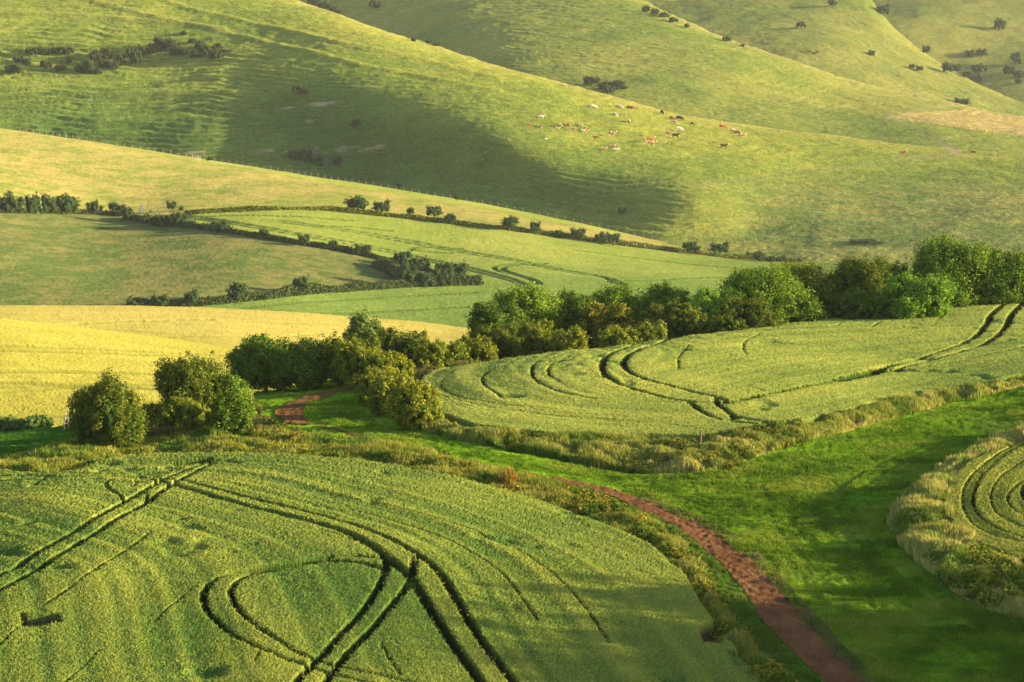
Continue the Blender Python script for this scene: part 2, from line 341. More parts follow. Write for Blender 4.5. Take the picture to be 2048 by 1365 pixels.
T2 = [
 (.62, 1, [(1320, 678), (1270, 690), (1236, 700), (1210, 715), (1202, 735), (1210, 752), (1243, 773), (1295, 790), (1380, 805), (1416, 806), (1454, 804)]),
 (.62, 1, [(1350, 678), (1310, 688), (1278, 699), (1252, 714), (1246, 728), (1256, 746), (1295, 763), (1346, 776), (1400, 788), (1457, 803)]),
 (.6, 1, [(1380, 805), (1399, 821), (1416, 834), (1468, 844), (1505, 848), (1560, 845)]),
 (.6, 1, [(1430, 800), (1447, 821), (1468, 834), (1502, 841), (1550, 845)]),
 (1.0, 1, [(1454, 806), (1553, 785), (1673, 759), (1792, 729)]),
 (.65, 1, [(1792, 729), (1895, 701), (1956, 674), (1973, 650), (1984, 628), (2008, 609), (2030, 597)]),
 (.95, 1, [(1673, 764), (1792, 738)]),
 (.65, 1, [(1792, 738), (1912, 708), (1980, 684), (2011, 660), (2020, 633), (2045, 607), (2070, 592)]),
 (.5, .9, [(1792, 741), (1900, 725), (2048, 693), (2200, 660)]),
 (.32, .9, [(1050, 719), (1010, 728), (975, 742), (963, 759), (972, 776), (998, 793), (1020, 799)]),
 (.28, .85, [(1140, 714), (1103, 728), (1095, 742), (1102, 756), (1123, 768)]),
 (.35, .6, [(1120, 712), (1075, 722), (1060, 742), (1074, 768), (1124, 788), (1193, 800)]),
 (.2, .6, [(1535, 662), (1497, 677), (1483, 694), (1493, 711)]),
 (.2, .35, [(1380, 690), (1355, 715), (1358, 740)]),
 (.25, .6, [(1660, 652), (1690, 647)]),
 (.25, .6, [(1741, 657), (1762, 643)]), (.2, .6, [(1708, 645), (1745, 641)]), (.2, .6, [(1877, 640), (1890, 628)]),
 (.15, .5, [(1690, 656), (1800, 647), (1940, 636)]),
 (.2, .5, [(1490, 773), (1530, 783)]),
 (.2, .35, [(880, 790), (960, 815), (1080, 830), (1200, 838), (1320, 848), (1440, 862)]),
 (.2, .3, [(905, 745), (880, 765), (890, 785), (960, 806), (1100, 822), (1300, 830)]),
]
T3 = [(.22, .8, [(2075, 878), (2031, 895), (1980, 936), (1950, 973), (1944, 1008), (1960, 1035), (1992, 1057), (2050, 1080)]),
      (.16, .5, [(2100, 895), (2018, 939), (1984, 973), (1980, 1008), (2000, 1035), (2060, 1060)]),
      (.18, .5, [(2060, 875), (1990, 910), (1930, 965), (1922, 1005), (1940, 1050), (2000, 1078)]),
      (.18, .5, [(2150, 905), (2070, 945), (2020, 980), (2012, 1010), (2060, 1040)]), (.3, .9, [(2100, 930), (2052, 965), (2042, 985), (2052, 1005), (2100, 1030)])]
HC = {1: .60, 2: .62, 3: .5}

def top_to_world(line, h, sh=S1):
    """a line traced along the crop top -> x,y on the ground under it"""
    L = np.array(line, float); u = L[:, 0]; vt = L[:, 1]; vg = vt.copy()
    for _ in range(4):
        x, y, z = at(u, np.maximum(vg, sh.crest(u)+.5), sh.Y(u, vg)); pu, pv = project(x, y, z+h); vg = vg+(vt-pv)
    # beyond the crest follow the line of sight
    return list(zip(x.tolist(), y.tolist()))

def streakmap(x, y, line, per, seed):
    d, s = poly_dist(x, y, line)
    return vnoise(s/per, np.zeros_like(s)+seed, seed), s

def crop(name, W_, T_, h, ubox, vbox, du, dv, ref, cols, nblade, bladesize, seed, holes_shade=(), label=None):
    us = np.arange(ubox[0], ubox[1], du); vs = np.arange(vbox[0], vbox[1], dv)
    U, V = np.meshgrid(us, vs[::-1])
    cr = S1.crest(U)
    keep = V >= cr-dv
    x, y, z = S1.P(U, V)
    # rows behind the crest collapse onto it
    pu, pv = project(x, y, z+h)
    inside = inpoly(pu, pv, W_) & keep
    flat = inside.ravel()
    # only work on the used part
    idx = np.where(flat)[0]
    X = x.ravel()[idx]; Yy = y.ravel()[idx]
    g = np.zeros(len(idx)); gcol = np.zeros(len(idx))
    for w, dep, line in T_:
        wl = top_to_world(smooth_line(line, 2), h)
        wx = np.array(wl); m = (X > wx[:, 0].min()-2) & (X < wx[:, 0].max()+2) & (Yy > wx[:, 1].min()-2) & (Yy < wx[:, 1].max()+2)
        if not m.any(): continue
        d, _ = poly_dist(X[m], Yy[m], wl)
        d = d+(fbm(X[m]*3, Yy[m]*3, 5)-.5)*.10
        g[m] = np.maximum(g[m], dep*(1-sstep(w*.40, w*.50, d)))
    for hp in holes_shade:
        hw = top_to_world(hp, h); m = inpoly(X, Yy, hw); g[m] = 1
    refw = top_to_world(smooth_line(ref, 2), h)
    st, s = streakmap(X, Yy, refw, .55, seed)
    st2 = vnoise(s/1.7, X*.05, seed+3)
    lg = fbm(X*.12, Yy*.12, seed+9); md = fbm(X*.7, Yy*.7, seed+11)
    rnd = RNG.random(len(idx))
    hh = h*(1-g)+(1-g)*((st-.5)*.07+(st2-.5)*.09+(lg-.5)*.20+(md-.5)*.08+(rnd-.5)*.07)+.02
    patch = sstep(.68, .8, fbm(X*.3+5, Yy*.3, seed+20))
    hh -= patch*(1-g)*.18
    c = lerp(C(*cols[0]), C(*cols[1]), np.clip(.5+(st-.5)*.7+(st2-.5)*.5+(lg-.5)*1.2+(rnd-.5)*.5-patch*.5, 0, 1))
    c = lerp(c, C(*cols[2]), sstep(.0, .14, g)*.95)  # track walls painted darker than the stems to hold the groove shade
    bare = sstep(.97, 1., g)*sstep(.42, .62, fbm(X*.25, Yy*.25, seed+40))
    c = lerp(c, C(.075, .045, .028), bare)
    Z = z.ravel().copy()-.25; Z[idx] = z.ravel()[idx]+hh
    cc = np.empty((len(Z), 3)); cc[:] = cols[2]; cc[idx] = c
    nr, nc = U.shape
    f = grid_faces(nr, nc)
    use = flat[f].any(1) & keep.ravel()[f].all(1)
    f = f[use]
    used = np.unique(f); remap = np.full(len(Z), -1); remap[used] = np.arange(len(used))
    co = np.stack([x.ravel(), y.ravel(), Z], -1)[used]
    f = remap[f]; c_all = cc[used]
    # ears and leaves standing out of the crop surface
    dens = np.ones(len(idx)); dens[g > .5] = .0
    pick = RNG.choice(len(idx), nblade, p=dens/dens.sum())
    bx = X[pick]+RNG.normal(0, .06, nblade); by = Yy[pick]+RNG.normal(0, .12, nblade); bz = z.ravel()[idx][pick]+hh[pick]-.04
    bh = bladesize[1]*RNG.uniform(.5, 1.2, nblade); bw = bladesize[0]*RNG.uniform(.6, 1.3, nblade)
    a = RNG.uniform(0, 2*np.pi, nblade); la = RNG.normal(0, .05, (nblade, 2))
    base = np.stack([bx, by, bz], -1); dx = np.stack([np.cos(a)*bw, np.sin(a)*bw, np.zeros(nblade)], -1)
    tip = base+np.stack([la[:, 0], la[:, 1], bh], -1)
    bv = np.stack([base-dx, base+dx, tip], 1).reshape(-1, 3)
    bc = c[pick]*RNG.uniform(.75, 1.35, (nblade, 1)); ear = RNG.random(nblade) < .45
    bc[ear] = bc[ear]*.5+C(*cols[3])*.5*RNG.uniform(.8, 1.2, (ear.sum(), 1))
    bcv = np.repeat(bc, 3, 0); bcv[2::3] *= 1.25
    me = mesh_np(name, co, f, c_all, [M['wheat']])
    me2 = mesh_np(name+'_ears', bv, np.arange(nblade*3).reshape(-1, 3), bcv, [M['blade']], smooth=False)
    # one object: join the two meshes by hand
    bm_co = np.concatenate([co, bv]); n0 = len(co)
    f3 = np.concatenate([f[:, [0, 1, 2]], f[:, [0, 2, 3]]])
    allf = np.concatenate([f3, np.arange(nblade*3).reshape(-1, 3)+n0])
    mi = np.concatenate([np.zeros(len(f3), int), np.ones(nblade, int)])
    bpy.data.meshes.remove(me); bpy.data.meshes.remove(me2)
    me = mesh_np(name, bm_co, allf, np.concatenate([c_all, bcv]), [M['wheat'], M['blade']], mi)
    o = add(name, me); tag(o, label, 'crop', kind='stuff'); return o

def tufts(name, poly, n, hgt, wid, pal, seed, sh=S1, label=None, cat='grass', clump=1.3, lean=.16, lines=None, dens=None, kind='stuff', zoff=0, vlim=(0, 1600)):
    """long rough grass: blades scattered over a traced strip; height and colour drift in clumps"""
    P = np.array(poly, float); lo = P.min(0); hi = P.max(0)
    lo[1] = max(lo[1], vlim[0]); hi[1] = min(hi[1], vlim[1]); lo[0] = max(lo[0], -350); hi[0] = min(hi[0], 2400)
    r = np.random.default_rng(seed); us = []; vs = []; tot = 0
    while tot < n:
        u = r.uniform(lo[0], hi[0], n*3); v = r.uniform(lo[1], hi[1], n*3); m = inpoly(u, v, poly); us.append(u[m]); vs.append(v[m]); tot += m.sum()
    u = np.concatenate(us)[:n]; v = np.concatenate(vs)[:n]
    x, y, z = sh.P(u, v)
    if sh is S1: z = z+s1_relief(u, v, x, y, z)
    cl = fbm(x/clump, y/clump, seed, 3); big = fbm(x/6., y/6., seed+5, 2)
    k = np.clip((cl-.5)*2.2+(big-.5)*1.4+.72, .3, 1.5)
    if lines: k = k*(1-.5*linemask(x, y, lines, sh, .3))
    bh = hgt*k*r.uniform(.55, 1.1, n); bw = wid*r.uniform(.6, 1.4, n)
    a = r.uniform(0, 2*np.pi, n)
    wx = (fbm(x/3, y/3, seed+8)-.5)*.8*lean*4
    base = np.stack([x, y, z-.03+zoff], -1); dx = np.stack([np.cos(a)*bw, np.sin(a)*bw, 0*a], -1)
    ln = r.normal(0, lean, (n, 2))*bh[:, None]
    mid = base+np.stack([ln[:, 0]*.35+wx*bh*.3, ln[:, 1]*.35, bh*.6], -1)
    tip = base+np.stack([ln[:, 0]+wx*bh, ln[:, 1], bh], -1)
    v4 = np.stack([base-dx*.7, base+dx*.7, mid+dx, tip, mid-dx], 1).reshape(-1, 3)
    i = np.arange(n)*5
    f = np.concatenate([np.stack([i, i+1, i+2], -1), np.stack([i, i+2, i+4], -1), np.stack([i+4, i+2, i+3], -1)])
    # colour: drift between palette entries by clump noise
    cn = fbm(x/2.2+40, y/2.2, seed+3, 3)+r.normal(0, .07, n)
    pal = np.array(pal); t = np.clip((cn-.28)/.44, 0, .999)*(len(pal)-1); j = t.astype(int); c = pal[j]+(pal[np.minimum(j+1, len(pal)-1)]-pal[j])*(t-j)[:, None]
    c = c*r.uniform(.75, 1.3, (n, 1))
    cv = np.repeat(c, 5, 0).reshape(n, 5, 3).copy(); straw = C(.27, .245, .075)
    cv[:, 3] = cv[:, 3]*.65+straw*.35; cv[:, 0:2] = cv[:, 0:2]*.85+C(.05, .09, .015)*.15
    me = mesh_np(name, v4, f, cv.reshape(-1, 3), [M['blade']], smooth=False)
    o = add(name, me)
    tag(o, label, cat, kind=kind); return o

def weeds(name, poly, n, hgt, rad, pal, seed, leaf=.09, per=70, label=None, sh=S1):
    """low bushy weeds: mounds of small leaves scattered along a strip"""
    P = np.array(poly, float); lo = P.min(0); hi = P.max(0); r = np.random.default_rng(seed); us = []; vs = []; t = 0
    while t < n:
        u = r.uniform(lo[0], hi[0], n*3); v = r.uniform(lo[1], hi[1], n*3); x, y, z = sh.P(u, v)
        m = inpoly(u, v, poly) & (fbm(x/2.5, y/2.5, seed, 2) > .46); us.append(u[m]); vs.append(v[m]); t += m.sum()
    u = np.concatenate(us)[:n]; v = np.concatenate(vs)[:n]; x, y, z = sh.P(u, v); z = z+s1_relief(u, v, x, y, z)
    hh = hgt*r.uniform(.4, 1.15, n); rr = rad*r.uniform(.5, 1.2, n); k = np.repeat(np.arange(n), per); m = len(k)
    d = r.normal(size=(m, 3)); d[:, 2] = np.abs(d[:, 2]); d /= np.linalg.norm(d, axis=1)[:, None]; q = r.uniform(.7, 1.08, (m, 1))
    p = np.stack([x[k], y[k], z[k]], -1)+d*q*np.stack([rr[k], rr[k], hh[k]], -1)
    nr = d+r.normal(0, .4, (m, 3)); nr /= np.linalg.norm(nr, axis=1)[:, None]; t1 = np.cross(nr, r.normal(size=(m, 3))); t1 /= np.linalg.norm(t1, axis=1)[:, None]+1e-9; t2 = np.cross(nr, t1)
    s = leaf*r.uniform(.6, 1.3, (m, 1)); vv = np.stack([p-t1*s, p+t2*s*.6, p+t1*s, p-t2*s*.6], 1).reshape(-1, 3)
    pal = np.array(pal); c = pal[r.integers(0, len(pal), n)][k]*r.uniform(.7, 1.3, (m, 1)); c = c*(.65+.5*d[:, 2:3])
    o = add(name, mesh_np(name, vv, np.arange(m*4).reshape(-1, 4), np.repeat(c, 4, 0), [M['leaf']], smooth=False)); tag(o, label, 'weeds', kind='stuff'); return o
# ------------------------------------------------------------------ near plateau
def linemask(x, y, lines, sh, w):
    k = np.zeros(x.shape)
    for l in lines:
        wl = [tuple(np.array(sh.P(a, b))[:2]) for a, b in smooth_line(l, 2)]
        wx = np.array(wl); m = (x > wx[:, 0].min()-4) & (x < wx[:, 0].max()+4) & (y > wx[:, 1].min()-6) & (y < wx[:, 1].max()+6)
        d = np.full(x.shape, 99.); d[m] = poly_dist(x[m], y[m], wl)[0]
        k = np.maximum(k, 1-sstep(w*.5, w, d))
    return k
G_MEADOW = (.072, .165, .006); G_ROUGH = (.085, .10, .025); G_SOIL = (.10, .05, .03)
MEADOW_RUTS = [[(1850, 890), (1780, 915), (1700, 960), (1665, 1000), (1668, 1030), (1690, 1065), (1720, 1110), (1760, 1160), (1830, 1230), (1950, 1330)],
               [(1900, 880), (1800, 925), (1740, 965), (1705, 1005), (1715, 1045), (1760, 1100), (1830, 1170), (1920, 1240), (2048, 1310)],
               [(1540, 1000), (1530, 1035), (1580, 1090), (1640, 1160), (1700, 1230), (1760, 1300), (1800, 1365)], [(1590, 990), (1575, 1030), (1610, 1075), (1660, 1120), (1730, 1190), (1790, 1260), (1850, 1340)],
               [(1300, 985), (1400, 1010), (1480, 1040), (1560, 1100), (1610, 1170), (1660, 1240)], [(1800, 1200), (1900, 1270), (2048, 1370)],
               [(640, 815), (700, 845), (800, 872), (900, 890), (1050, 920), (1200, 950), (1350, 965), (1500, 950)], [(640, 790), (650, 815), (720, 845), (820, 865)]]
def s1_relief(U, V, x, y, z):
    r = (fbm(x*.15, y*.15, 31)-.5)*.22+(fbm(x*.9, y*.8, 32, 3)-.5)*.14+(fbm(x*4, y*1.8, 33, 2)-.5)*.10
    tr = np.full(x.shape, 0.)
    for l in MEADOW_RUTS:
        wl = [tuple(np.array(S1.P(a, b))[:2]) for a, b in smooth_line(l, 2)]
        wx = np.array(wl); m = (x > wx[:, 0].min()-2) & (x < wx[:, 0].max()+2) & (y > wx[:, 1].min()-2) & (y < wx[:, 1].max()+2)
        d = np.full(x.shape, 9.); d[m] = poly_dist(x[m], y[m], wl)[0]
        tr = np.maximum(tr, 1-sstep(.12, .38, d))
    r = r-tr*.03
    # the verges sit on low banks
    for poly, hh in ((V1, .35), (V2, .45), (V3, .32)):
        P = np.array(poly, float); m = (U > P[:, 0].min()) & (U < P[:, 0].max()) & (V > P[:, 1].min()) & (V < P[:, 1].max())
        if m.any():
            k = inpoly(U[m], V[m], poly); d = poly_dist(U[m], V[m]*2.2, [(a, b_*2.2) for a, b_ in poly+poly[:1]])[0]
            r[m] = r[m]+np.where(k, hh*sstep(0, 40, d), 0)
    return r
def s1_col(U, V, x, y, z):
    big = fbm(x*.08, y*.08, 41); md = fbm(x*.5, y*.9, 42); fine = fbm(x*2.5, y*2.5, 43)
    c = lerp(C(*G_MEADOW)*.8, C(.15, .26, .014), np.clip(.5+(big-.5)*1.6+(md-.5)*1.2+(fine-.5)*1.4, 0, 1))
    dry = sstep(.56, .72, fbm(x*.22+9, y*.22, 44))*.35
    c = lerp(c, C(.14, .14, .035), dry)
    c = lerp(c, C(.035, .080, .004), linemask(x, y, MEADOW_RUTS, S1, .3)*.25*sstep(.35, .6, md))
    for poly in (V1, V2, V3, V2B, NEARLEFT):
        m = inpoly(U, V, poly); c[m] = lerp(C(.05, .09, .015), C(.11, .14, .03), md)[m]
    m = inpoly(U, V, V1G); c[m] = lerp(C(.06, .15, .012), C(.09, .19, .02), fine)[m]
    m = inpoly(U, V, GSTRIP); c[m] = lerp(C(.035, .105, .010), C(.05, .12, .012), fine)[m]
    m = inpoly(U, V, [(1700, 1105), (1740, 1100), (1800, 1150), (1785, 1160)]); 
    d = sstep(.5, .62, fbm(x*1.3, y*1.3, 47)); c = lerp(c, C(.09, .06, .035), d*m*.9)
    m2 = inpoly(U, V, [(640, 806), (690, 800), (700, 822), (650, 830)]); c = lerp(c, C(.14, .11, .05), m2*sstep(.52, .62, fine)*.8)
    return c
land('ground', S1, -420, 2480, 3.2, 1500, 430, s1_col, M['meadow'], s1_relief, drop=(90, .24), ext=4000)

def strip(name, poly, mat, zoff, du, dv, col0, col1, sh=S1, kind='structure', label=None, rough=.05, seed=3):
    P = np.array(poly, float); us = np.arange(P[:, 0].min()-du, P[:, 0].max()+du*2, du); vs = np.arange(P[:, 1].min()-dv, P[:, 1].max()+dv*2, dv)[::-1]
    U, V = np.meshgrid(us, vs)
    jit = 3.5
    wob = (fbm(U/14, V/8, seed)-.5)*jit*.5+(fbm(U/3, V/2.5, seed+7)-.5)*1.2
    ins = inpoly(U+wob, V, poly) 
    x, y, z = sh.P(U, V); z = z+s1_relief(U, V, x, y, z)+zoff+(fbm(x*3, y*3, seed+2)-.5)*rough
    f = grid_faces(*U.shape); f = f[ins.ravel()[f].all(1)]
    used = np.unique(f); rm = np.full(U.size, -1); rm[used] = np.arange(len(used))
    c = lerp(C(*col0), C(*col1), np.clip(fbm(x*1.6, y*.5, seed+4)*1.6-.3+(RNG.random(x.shape)-.5)*.3, 0, 1))
    me = mesh_np(name, np.stack([x, y, z], -1).reshape(-1, 3)[used], rm[f], c.reshape(-1, 3)[used], [mat])
    o = add(name, me); tag(o, label, kind=kind); return o
for pp in (PATH_NEAR, PATH_FAR, PATH_MID):
    strip('path', pp, M['earth'], .05, 2.5, 1.2, (.105, .050, .022), (.165, .084, .038))

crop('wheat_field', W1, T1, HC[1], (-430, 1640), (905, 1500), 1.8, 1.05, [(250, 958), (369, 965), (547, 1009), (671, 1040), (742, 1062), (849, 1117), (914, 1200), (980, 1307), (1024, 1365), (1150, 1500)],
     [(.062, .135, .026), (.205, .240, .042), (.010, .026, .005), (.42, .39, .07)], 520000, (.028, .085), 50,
     holes_shade=[[(40, 1224), (60, 1228), (122, 1225), (126, 1244), (90, 1250), (44, 1256)], [(1392, 1252), (1430, 1244), (1450, 1262), (1446, 1288), (1405, 1286)], [(1452, 1300), (1490, 1304), (1480, 1309), (1450, 1306)], [(335, 926), (380, 919), (430, 913), (425, 922), (350, 936)]],  # last outline is a shade patch, sunk and darkened like the real holes
     label='green wheat crop with dark looping wheel tracks filling the bottom left foreground')
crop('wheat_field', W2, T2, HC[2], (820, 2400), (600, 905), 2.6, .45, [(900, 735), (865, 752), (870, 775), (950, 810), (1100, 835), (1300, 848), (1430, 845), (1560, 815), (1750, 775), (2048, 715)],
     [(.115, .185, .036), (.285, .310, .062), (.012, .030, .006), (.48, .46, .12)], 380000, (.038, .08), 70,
     label='pale green wheat crop on the rounded rise below the line of trees')
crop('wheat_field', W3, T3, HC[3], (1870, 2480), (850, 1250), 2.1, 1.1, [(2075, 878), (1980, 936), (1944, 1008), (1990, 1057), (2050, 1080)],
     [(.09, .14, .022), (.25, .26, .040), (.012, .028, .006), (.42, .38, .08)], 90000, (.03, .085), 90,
     label='small curved wheat crop at the right edge behind tall dry grass')

# ------------------------------------------------------------------ verges and rough grass
P_DRY = [(.07, .15, .016), (.13, .20, .024), (.23, .26, .036), (.38, .36, .08), (.15, .23, .026), (.26, .27, .045), (.45, .41, .12)]
P_MIX = [(.06, .14, .014), (.12, .20, .020), (.22, .25, .030), (.29, .26, .028), (.10, .17, .018), (.36, .33, .07)]
P_GRN = [(.045, .12, .010), (.07, .16, .016), (.10, .18, .02), (.06, .13, .012)]
tufts('long_grass', V1, 150000, .50, .028, P_MIX, 11, label='rough grass and weeds along the curved edge of the foreground wheat')
tufts('verge_grass', V1G, 50000, .18, .03, P_GRN, 12, label='bright green short grass strip beside the red earth path')
tufts('long_grass', V2, 130000, .55, .034, P_DRY, 13, label='tall seeding grass bank below the middle wheat field')
tufts('long_grass', V2B, 26000, .6, .045, [(.13, .14, .03), (.25, .20, .07), (.12, .16, .03)], 14, label='golden grass strip between the bushes and the middle wheat')
tufts('long_grass', V3, 120000, .62, .032, [(.10, .18, .018), (.24, .27, .045), (.42, .37, .10), (.48, .42, .13), (.14, .26, .022)], 15, label='tall pale dry grass around the wheat at the right edge')
tufts('long_grass', NEARLEFT, 70000, .55, .038, [(.05, .07, .016), (.09, .10, .025), (.14, .12, .035), (.07, .09, .02), (.17, .12, .03)], 16, label='weeds and grass between the bushes left of the path')
MEADOW = [(600, 800), (700, 800), (760, 850), (900, 885), (1100, 925), (1300, 955), (1450, 945), (1600, 895), (1800, 842), (2048, 785), (2500, 720), (2500, 790), (2048, 860), (1900, 920), (1790, 1000), (1765, 1050), (1830, 1130), (1980, 1230), (2300, 1330), (2300, 1500), (1850, 1500), (1722, 1365), (1564, 1192), (1432, 1068), (1290, 1003), (1110, 955), (900, 905), (700, 862), (620, 838)]
tufts('meadow_grass', MEADOW, 330000, .17, .026, [(.055, .135, .004), (.085, .185, .007), (.135, .24, .012), (.21, .27, .024)], 17, lines=MEADOW_RUTS[:2], label='short green grass of the meadow between the wheat fields', clump=2.0)
tufts('meadow_grass', GSTRIP, 9000, .12, .04, [(.03, .10, .008), (.045, .13, .01)], 18, label='dark green grass strip at the left edge behind the rough grass')
EDGE = [(1300, 996), (1390, 1028), (1445, 1056), (1500, 1095), (1545, 1135), (1585, 1180), (1635, 1236), (1690, 1295), (1760, 1365), (1860, 1480), (1835, 1480), (1722, 1365), (1664, 1300), (1614, 1246), (1564, 1192), (1523, 1146), (1482, 1105), (1432, 1068), (1378, 1039), (1290, 1006)]
tufts('long_grass', EDGE, 12000, .24, .03, [(.05, .10, .012), (.10, .12, .03), (.20, .16, .07)], 19, label='thin fringe of grass along the right side of the path')
# red dock patches
def docks(cu, cv, rx, ry, n, seed, lab):
    a = np.linspace(0, 2*np.pi, 14)[:-1]; poly = [(cu+rx*math.cos(t), cv+ry*math.sin(t)) for t in a]
    tufts('dock_plants', poly, n, .8, .045, [(.22, .075, .018), (.26, .12, .025), (.10, .10, .02), (.20, .14, .03)], seed, label=lab, cat='weeds', clump=.6)
docks(590, 890, 12, 4, 420, 61, 'orange red dock stems standing in the rough grass near the path bend')
docks(1010, 985, 26, 4, 420, 64, 'ochre weeds on the verge above the foreground wheat')

V1R = [(880, 915), (1000, 948), (1110, 978), (1200, 1003), (1262, 1030), (1330, 1068), (1385, 1120), (1425, 1180), (1468, 1250), (1520, 1310), (1600, 1400), (1560, 1460), (1480, 1360), (1440, 1300), (1405, 1230), (1365, 1165), (1300, 1108), (1200, 1058), (1100, 1024), (1000, 995), (900, 966)]
weeds('weeds', V1R, 620, .62, .42, [(.06, .11, .012), (.12, .15, .018), (.19, .17, .022), (.08, .13, .014), (.24, .18, .025)], 401, label='bushy yellow green weeds crowding the verge between the red path and the wheat')
weeds('weeds', [(900, 850), (960, 866), (1100, 878), (1250, 888), (1400, 888), (1500, 866), (1600, 852), (1600, 886), (1520, 912), (1460, 936), (1400, 946), (1300, 948), (1200, 938), (1100, 918), (950, 888), (850, 866)], 300, .55, .45, [(.06, .10, .012), (.11, .13, .018), (.08, .12, .014), (.17, .15, .022)], 402, label='dark leafy weeds along the lower side of the tall grass bank')
weeds('weeds', NEARLEFT, 260, .7, .5, [(.05, .09, .012), (.09, .12, .016), (.14, .14, .02)], 403, label='nettles and scrub around the feet of the bushes at the left')
weeds('weeds', [(1830, 1100), (1915, 1100), (1975, 1125), (2060, 1155), (2400, 1230), (2400, 1330), (2060, 1245), (1980, 1222), (1900, 1178)], 160, .7, .6, [(.07, .12, .012), (.16, .20, .02), (.26, .26, .03)], 404, label='dense scrub at the lower end of the pale grass at the right edge')

# ------------------------------------------------------------------ yellow fields
YL = [[(-400, 758), (0, 765), (200, 770), (480, 790)], [(-400, 700), (0, 700), (250, 706), (470, 718)], [(0, 775), (150, 768), (300, 769), (480, 771)], [(0, 785), (100, 776), (200, 771)], [(100, 835), (250, 820), (420, 808)], [(0, 745), (200, 742), (400, 752)], [(0, 692), (200, 697), (450, 712)]]
YL2 = [[(100, 655), (200, 645), (330, 640), (420, 638)], [(300, 676), (400, 672), (520, 676), (640, 668)], [(450, 640), (600, 648), (800, 652)]]
def lines_relief(lines, sh, w, dep, seed=1):
    def f(U, V, x, y, z):
        r = (fbm(x*.06, y*.03, seed)-.5)*.5+(fbm(x*.8, y*.8, seed+1)-.5)*.12+(RNG.random(x.shape)-.5)*.06
        for l in lines:
            wl = [tuple(np.array(sh.P(a, b))[:2]) for a, b in smooth_line(l, 2)]
            wx = np.array(wl); m = (x > wx[:, 0].min()-4) & (x < wx[:, 0].max()+4) & (y > wx[:, 1].min()-6) & (y < wx[:, 1].max()+6)
            d = np.full(x.shape, 99.); d[m] = poly_dist(x[m], y[m], wl)[0]
            r = r-dep*(1-sstep(w*.5, w, d))
        return r
    return f
def ycol(a, b, lines, sh, seed):
    def f(U, V, x, y, z):
        t = np.clip(.5+(fbm(x*.03, y*.02, seed)-.5)*1.5+(fbm(x*.12, y*.6, seed+3)-.5)*.8+(RNG.random(x.shape)-.5)*.5, 0, 1)
        c = lerp(C(*a), C(*b), t)
        return lerp(c, C(.16, .17, .03), linemask(x, y, lines, sh, 1.0)*.7)
    return f
land('field', S2a, -600, 1100, 3, 990, 260, ycol((.235, .22, .036), (.325, .295, .060), YL, S2a, 71), M['yellow'], lines_relief(YL, S2a, .9, .35), drop=(60, .16))
land('field', S2b, -600, 1400, 3, 800, 130, ycol((.21, .195, .042), (.30, .255, .068), YL2, S2b, 75), M['yellow'], lines_relief(YL2, S2b, .9, .3), drop=(90, .22))

# ------------------------------------------------------------------ valley
HEDGE_A = [(205, 423), (250, 436), (285, 444), (370, 454), (460, 467), (540, 479), (620, 493), (700, 506), (790, 527), (860, 547), (955, 570)]
HEDGE_B = [(258, 614), (330, 613), (420, 609), (520, 598), (620, 587), (720, 580), (800, 575), (880, 572), (960, 569)]
HEDGE_C = [(372, 429), (440, 424), (540, 420), (640, 420), (700, 426), (800, 436), (900, 447), (1000, 460), (1100, 471), (1230, 489), (1350, 503), (1450, 517), (1600, 524)]
GREY_F = [(-600, 424), (0, 424), (205, 424), (250, 436), (285, 444), (370, 454), (460, 467), (540, 479), (620, 493), (700, 506), (790, 527), (860, 547), (955, 570), (880, 572), (800, 575), (720, 580), (620, 587), (520, 598), (420, 609), (258, 616), (250, 700), (-600, 700)]  # grey green field, darker by its own colour
TAN_F = [(-600, 100), (0, 250), (1400, 495), (1470, 514), (1480, 520), (1350, 503), (1230, 489), (1100, 471), (1000, 460), (900, 447), (800, 436), (700, 426), (640, 420), (540, 420), (440, 424), (372, 429), (250, 436), (205, 423), (0, 424), (-600, 424)]
T4 = [[(369, 431), (410, 435), (513, 451), (600, 467), (680, 481), (782, 500), (851, 517), (953, 539), (1022, 557), (1049, 569)], [(369, 435), (410, 439), (513, 456), (600, 471), (680, 486), (782, 505), (851, 522), (953, 544), (1012, 560), (1045, 571)],
      [(560, 440), (690, 457), (817, 481), (919, 500), (1022, 517), (1124, 539), (1210, 553), (1227, 568)], [(560, 444), (690, 461), (817, 486), (919, 504), (1022, 521), (1124, 543), (1225, 556), (1247, 571)],
      [(1090, 526), (1059, 527), (1005, 529), (983, 534), (994, 543), (1056, 557), (1076, 568)], [(1065, 529), (1010, 532), (1000, 539), (1030, 549), (1066, 558), (1078, 569)],
      [(920, 496), (871, 494), (825, 494), (817, 498), (851, 503), (900, 506)], [(640, 452), (700, 452), (780, 462)], [(400, 433), (480, 430), (600, 433), (700, 441)],
      [(1240, 562), (1320, 560), (1400, 556), (1600, 550)], [(480, 616), (640, 603), (800, 592), (950, 586)], [(600, 632), (800, 622), (930, 615)], [(1150, 500), (1300, 520), (1500, 540)]]
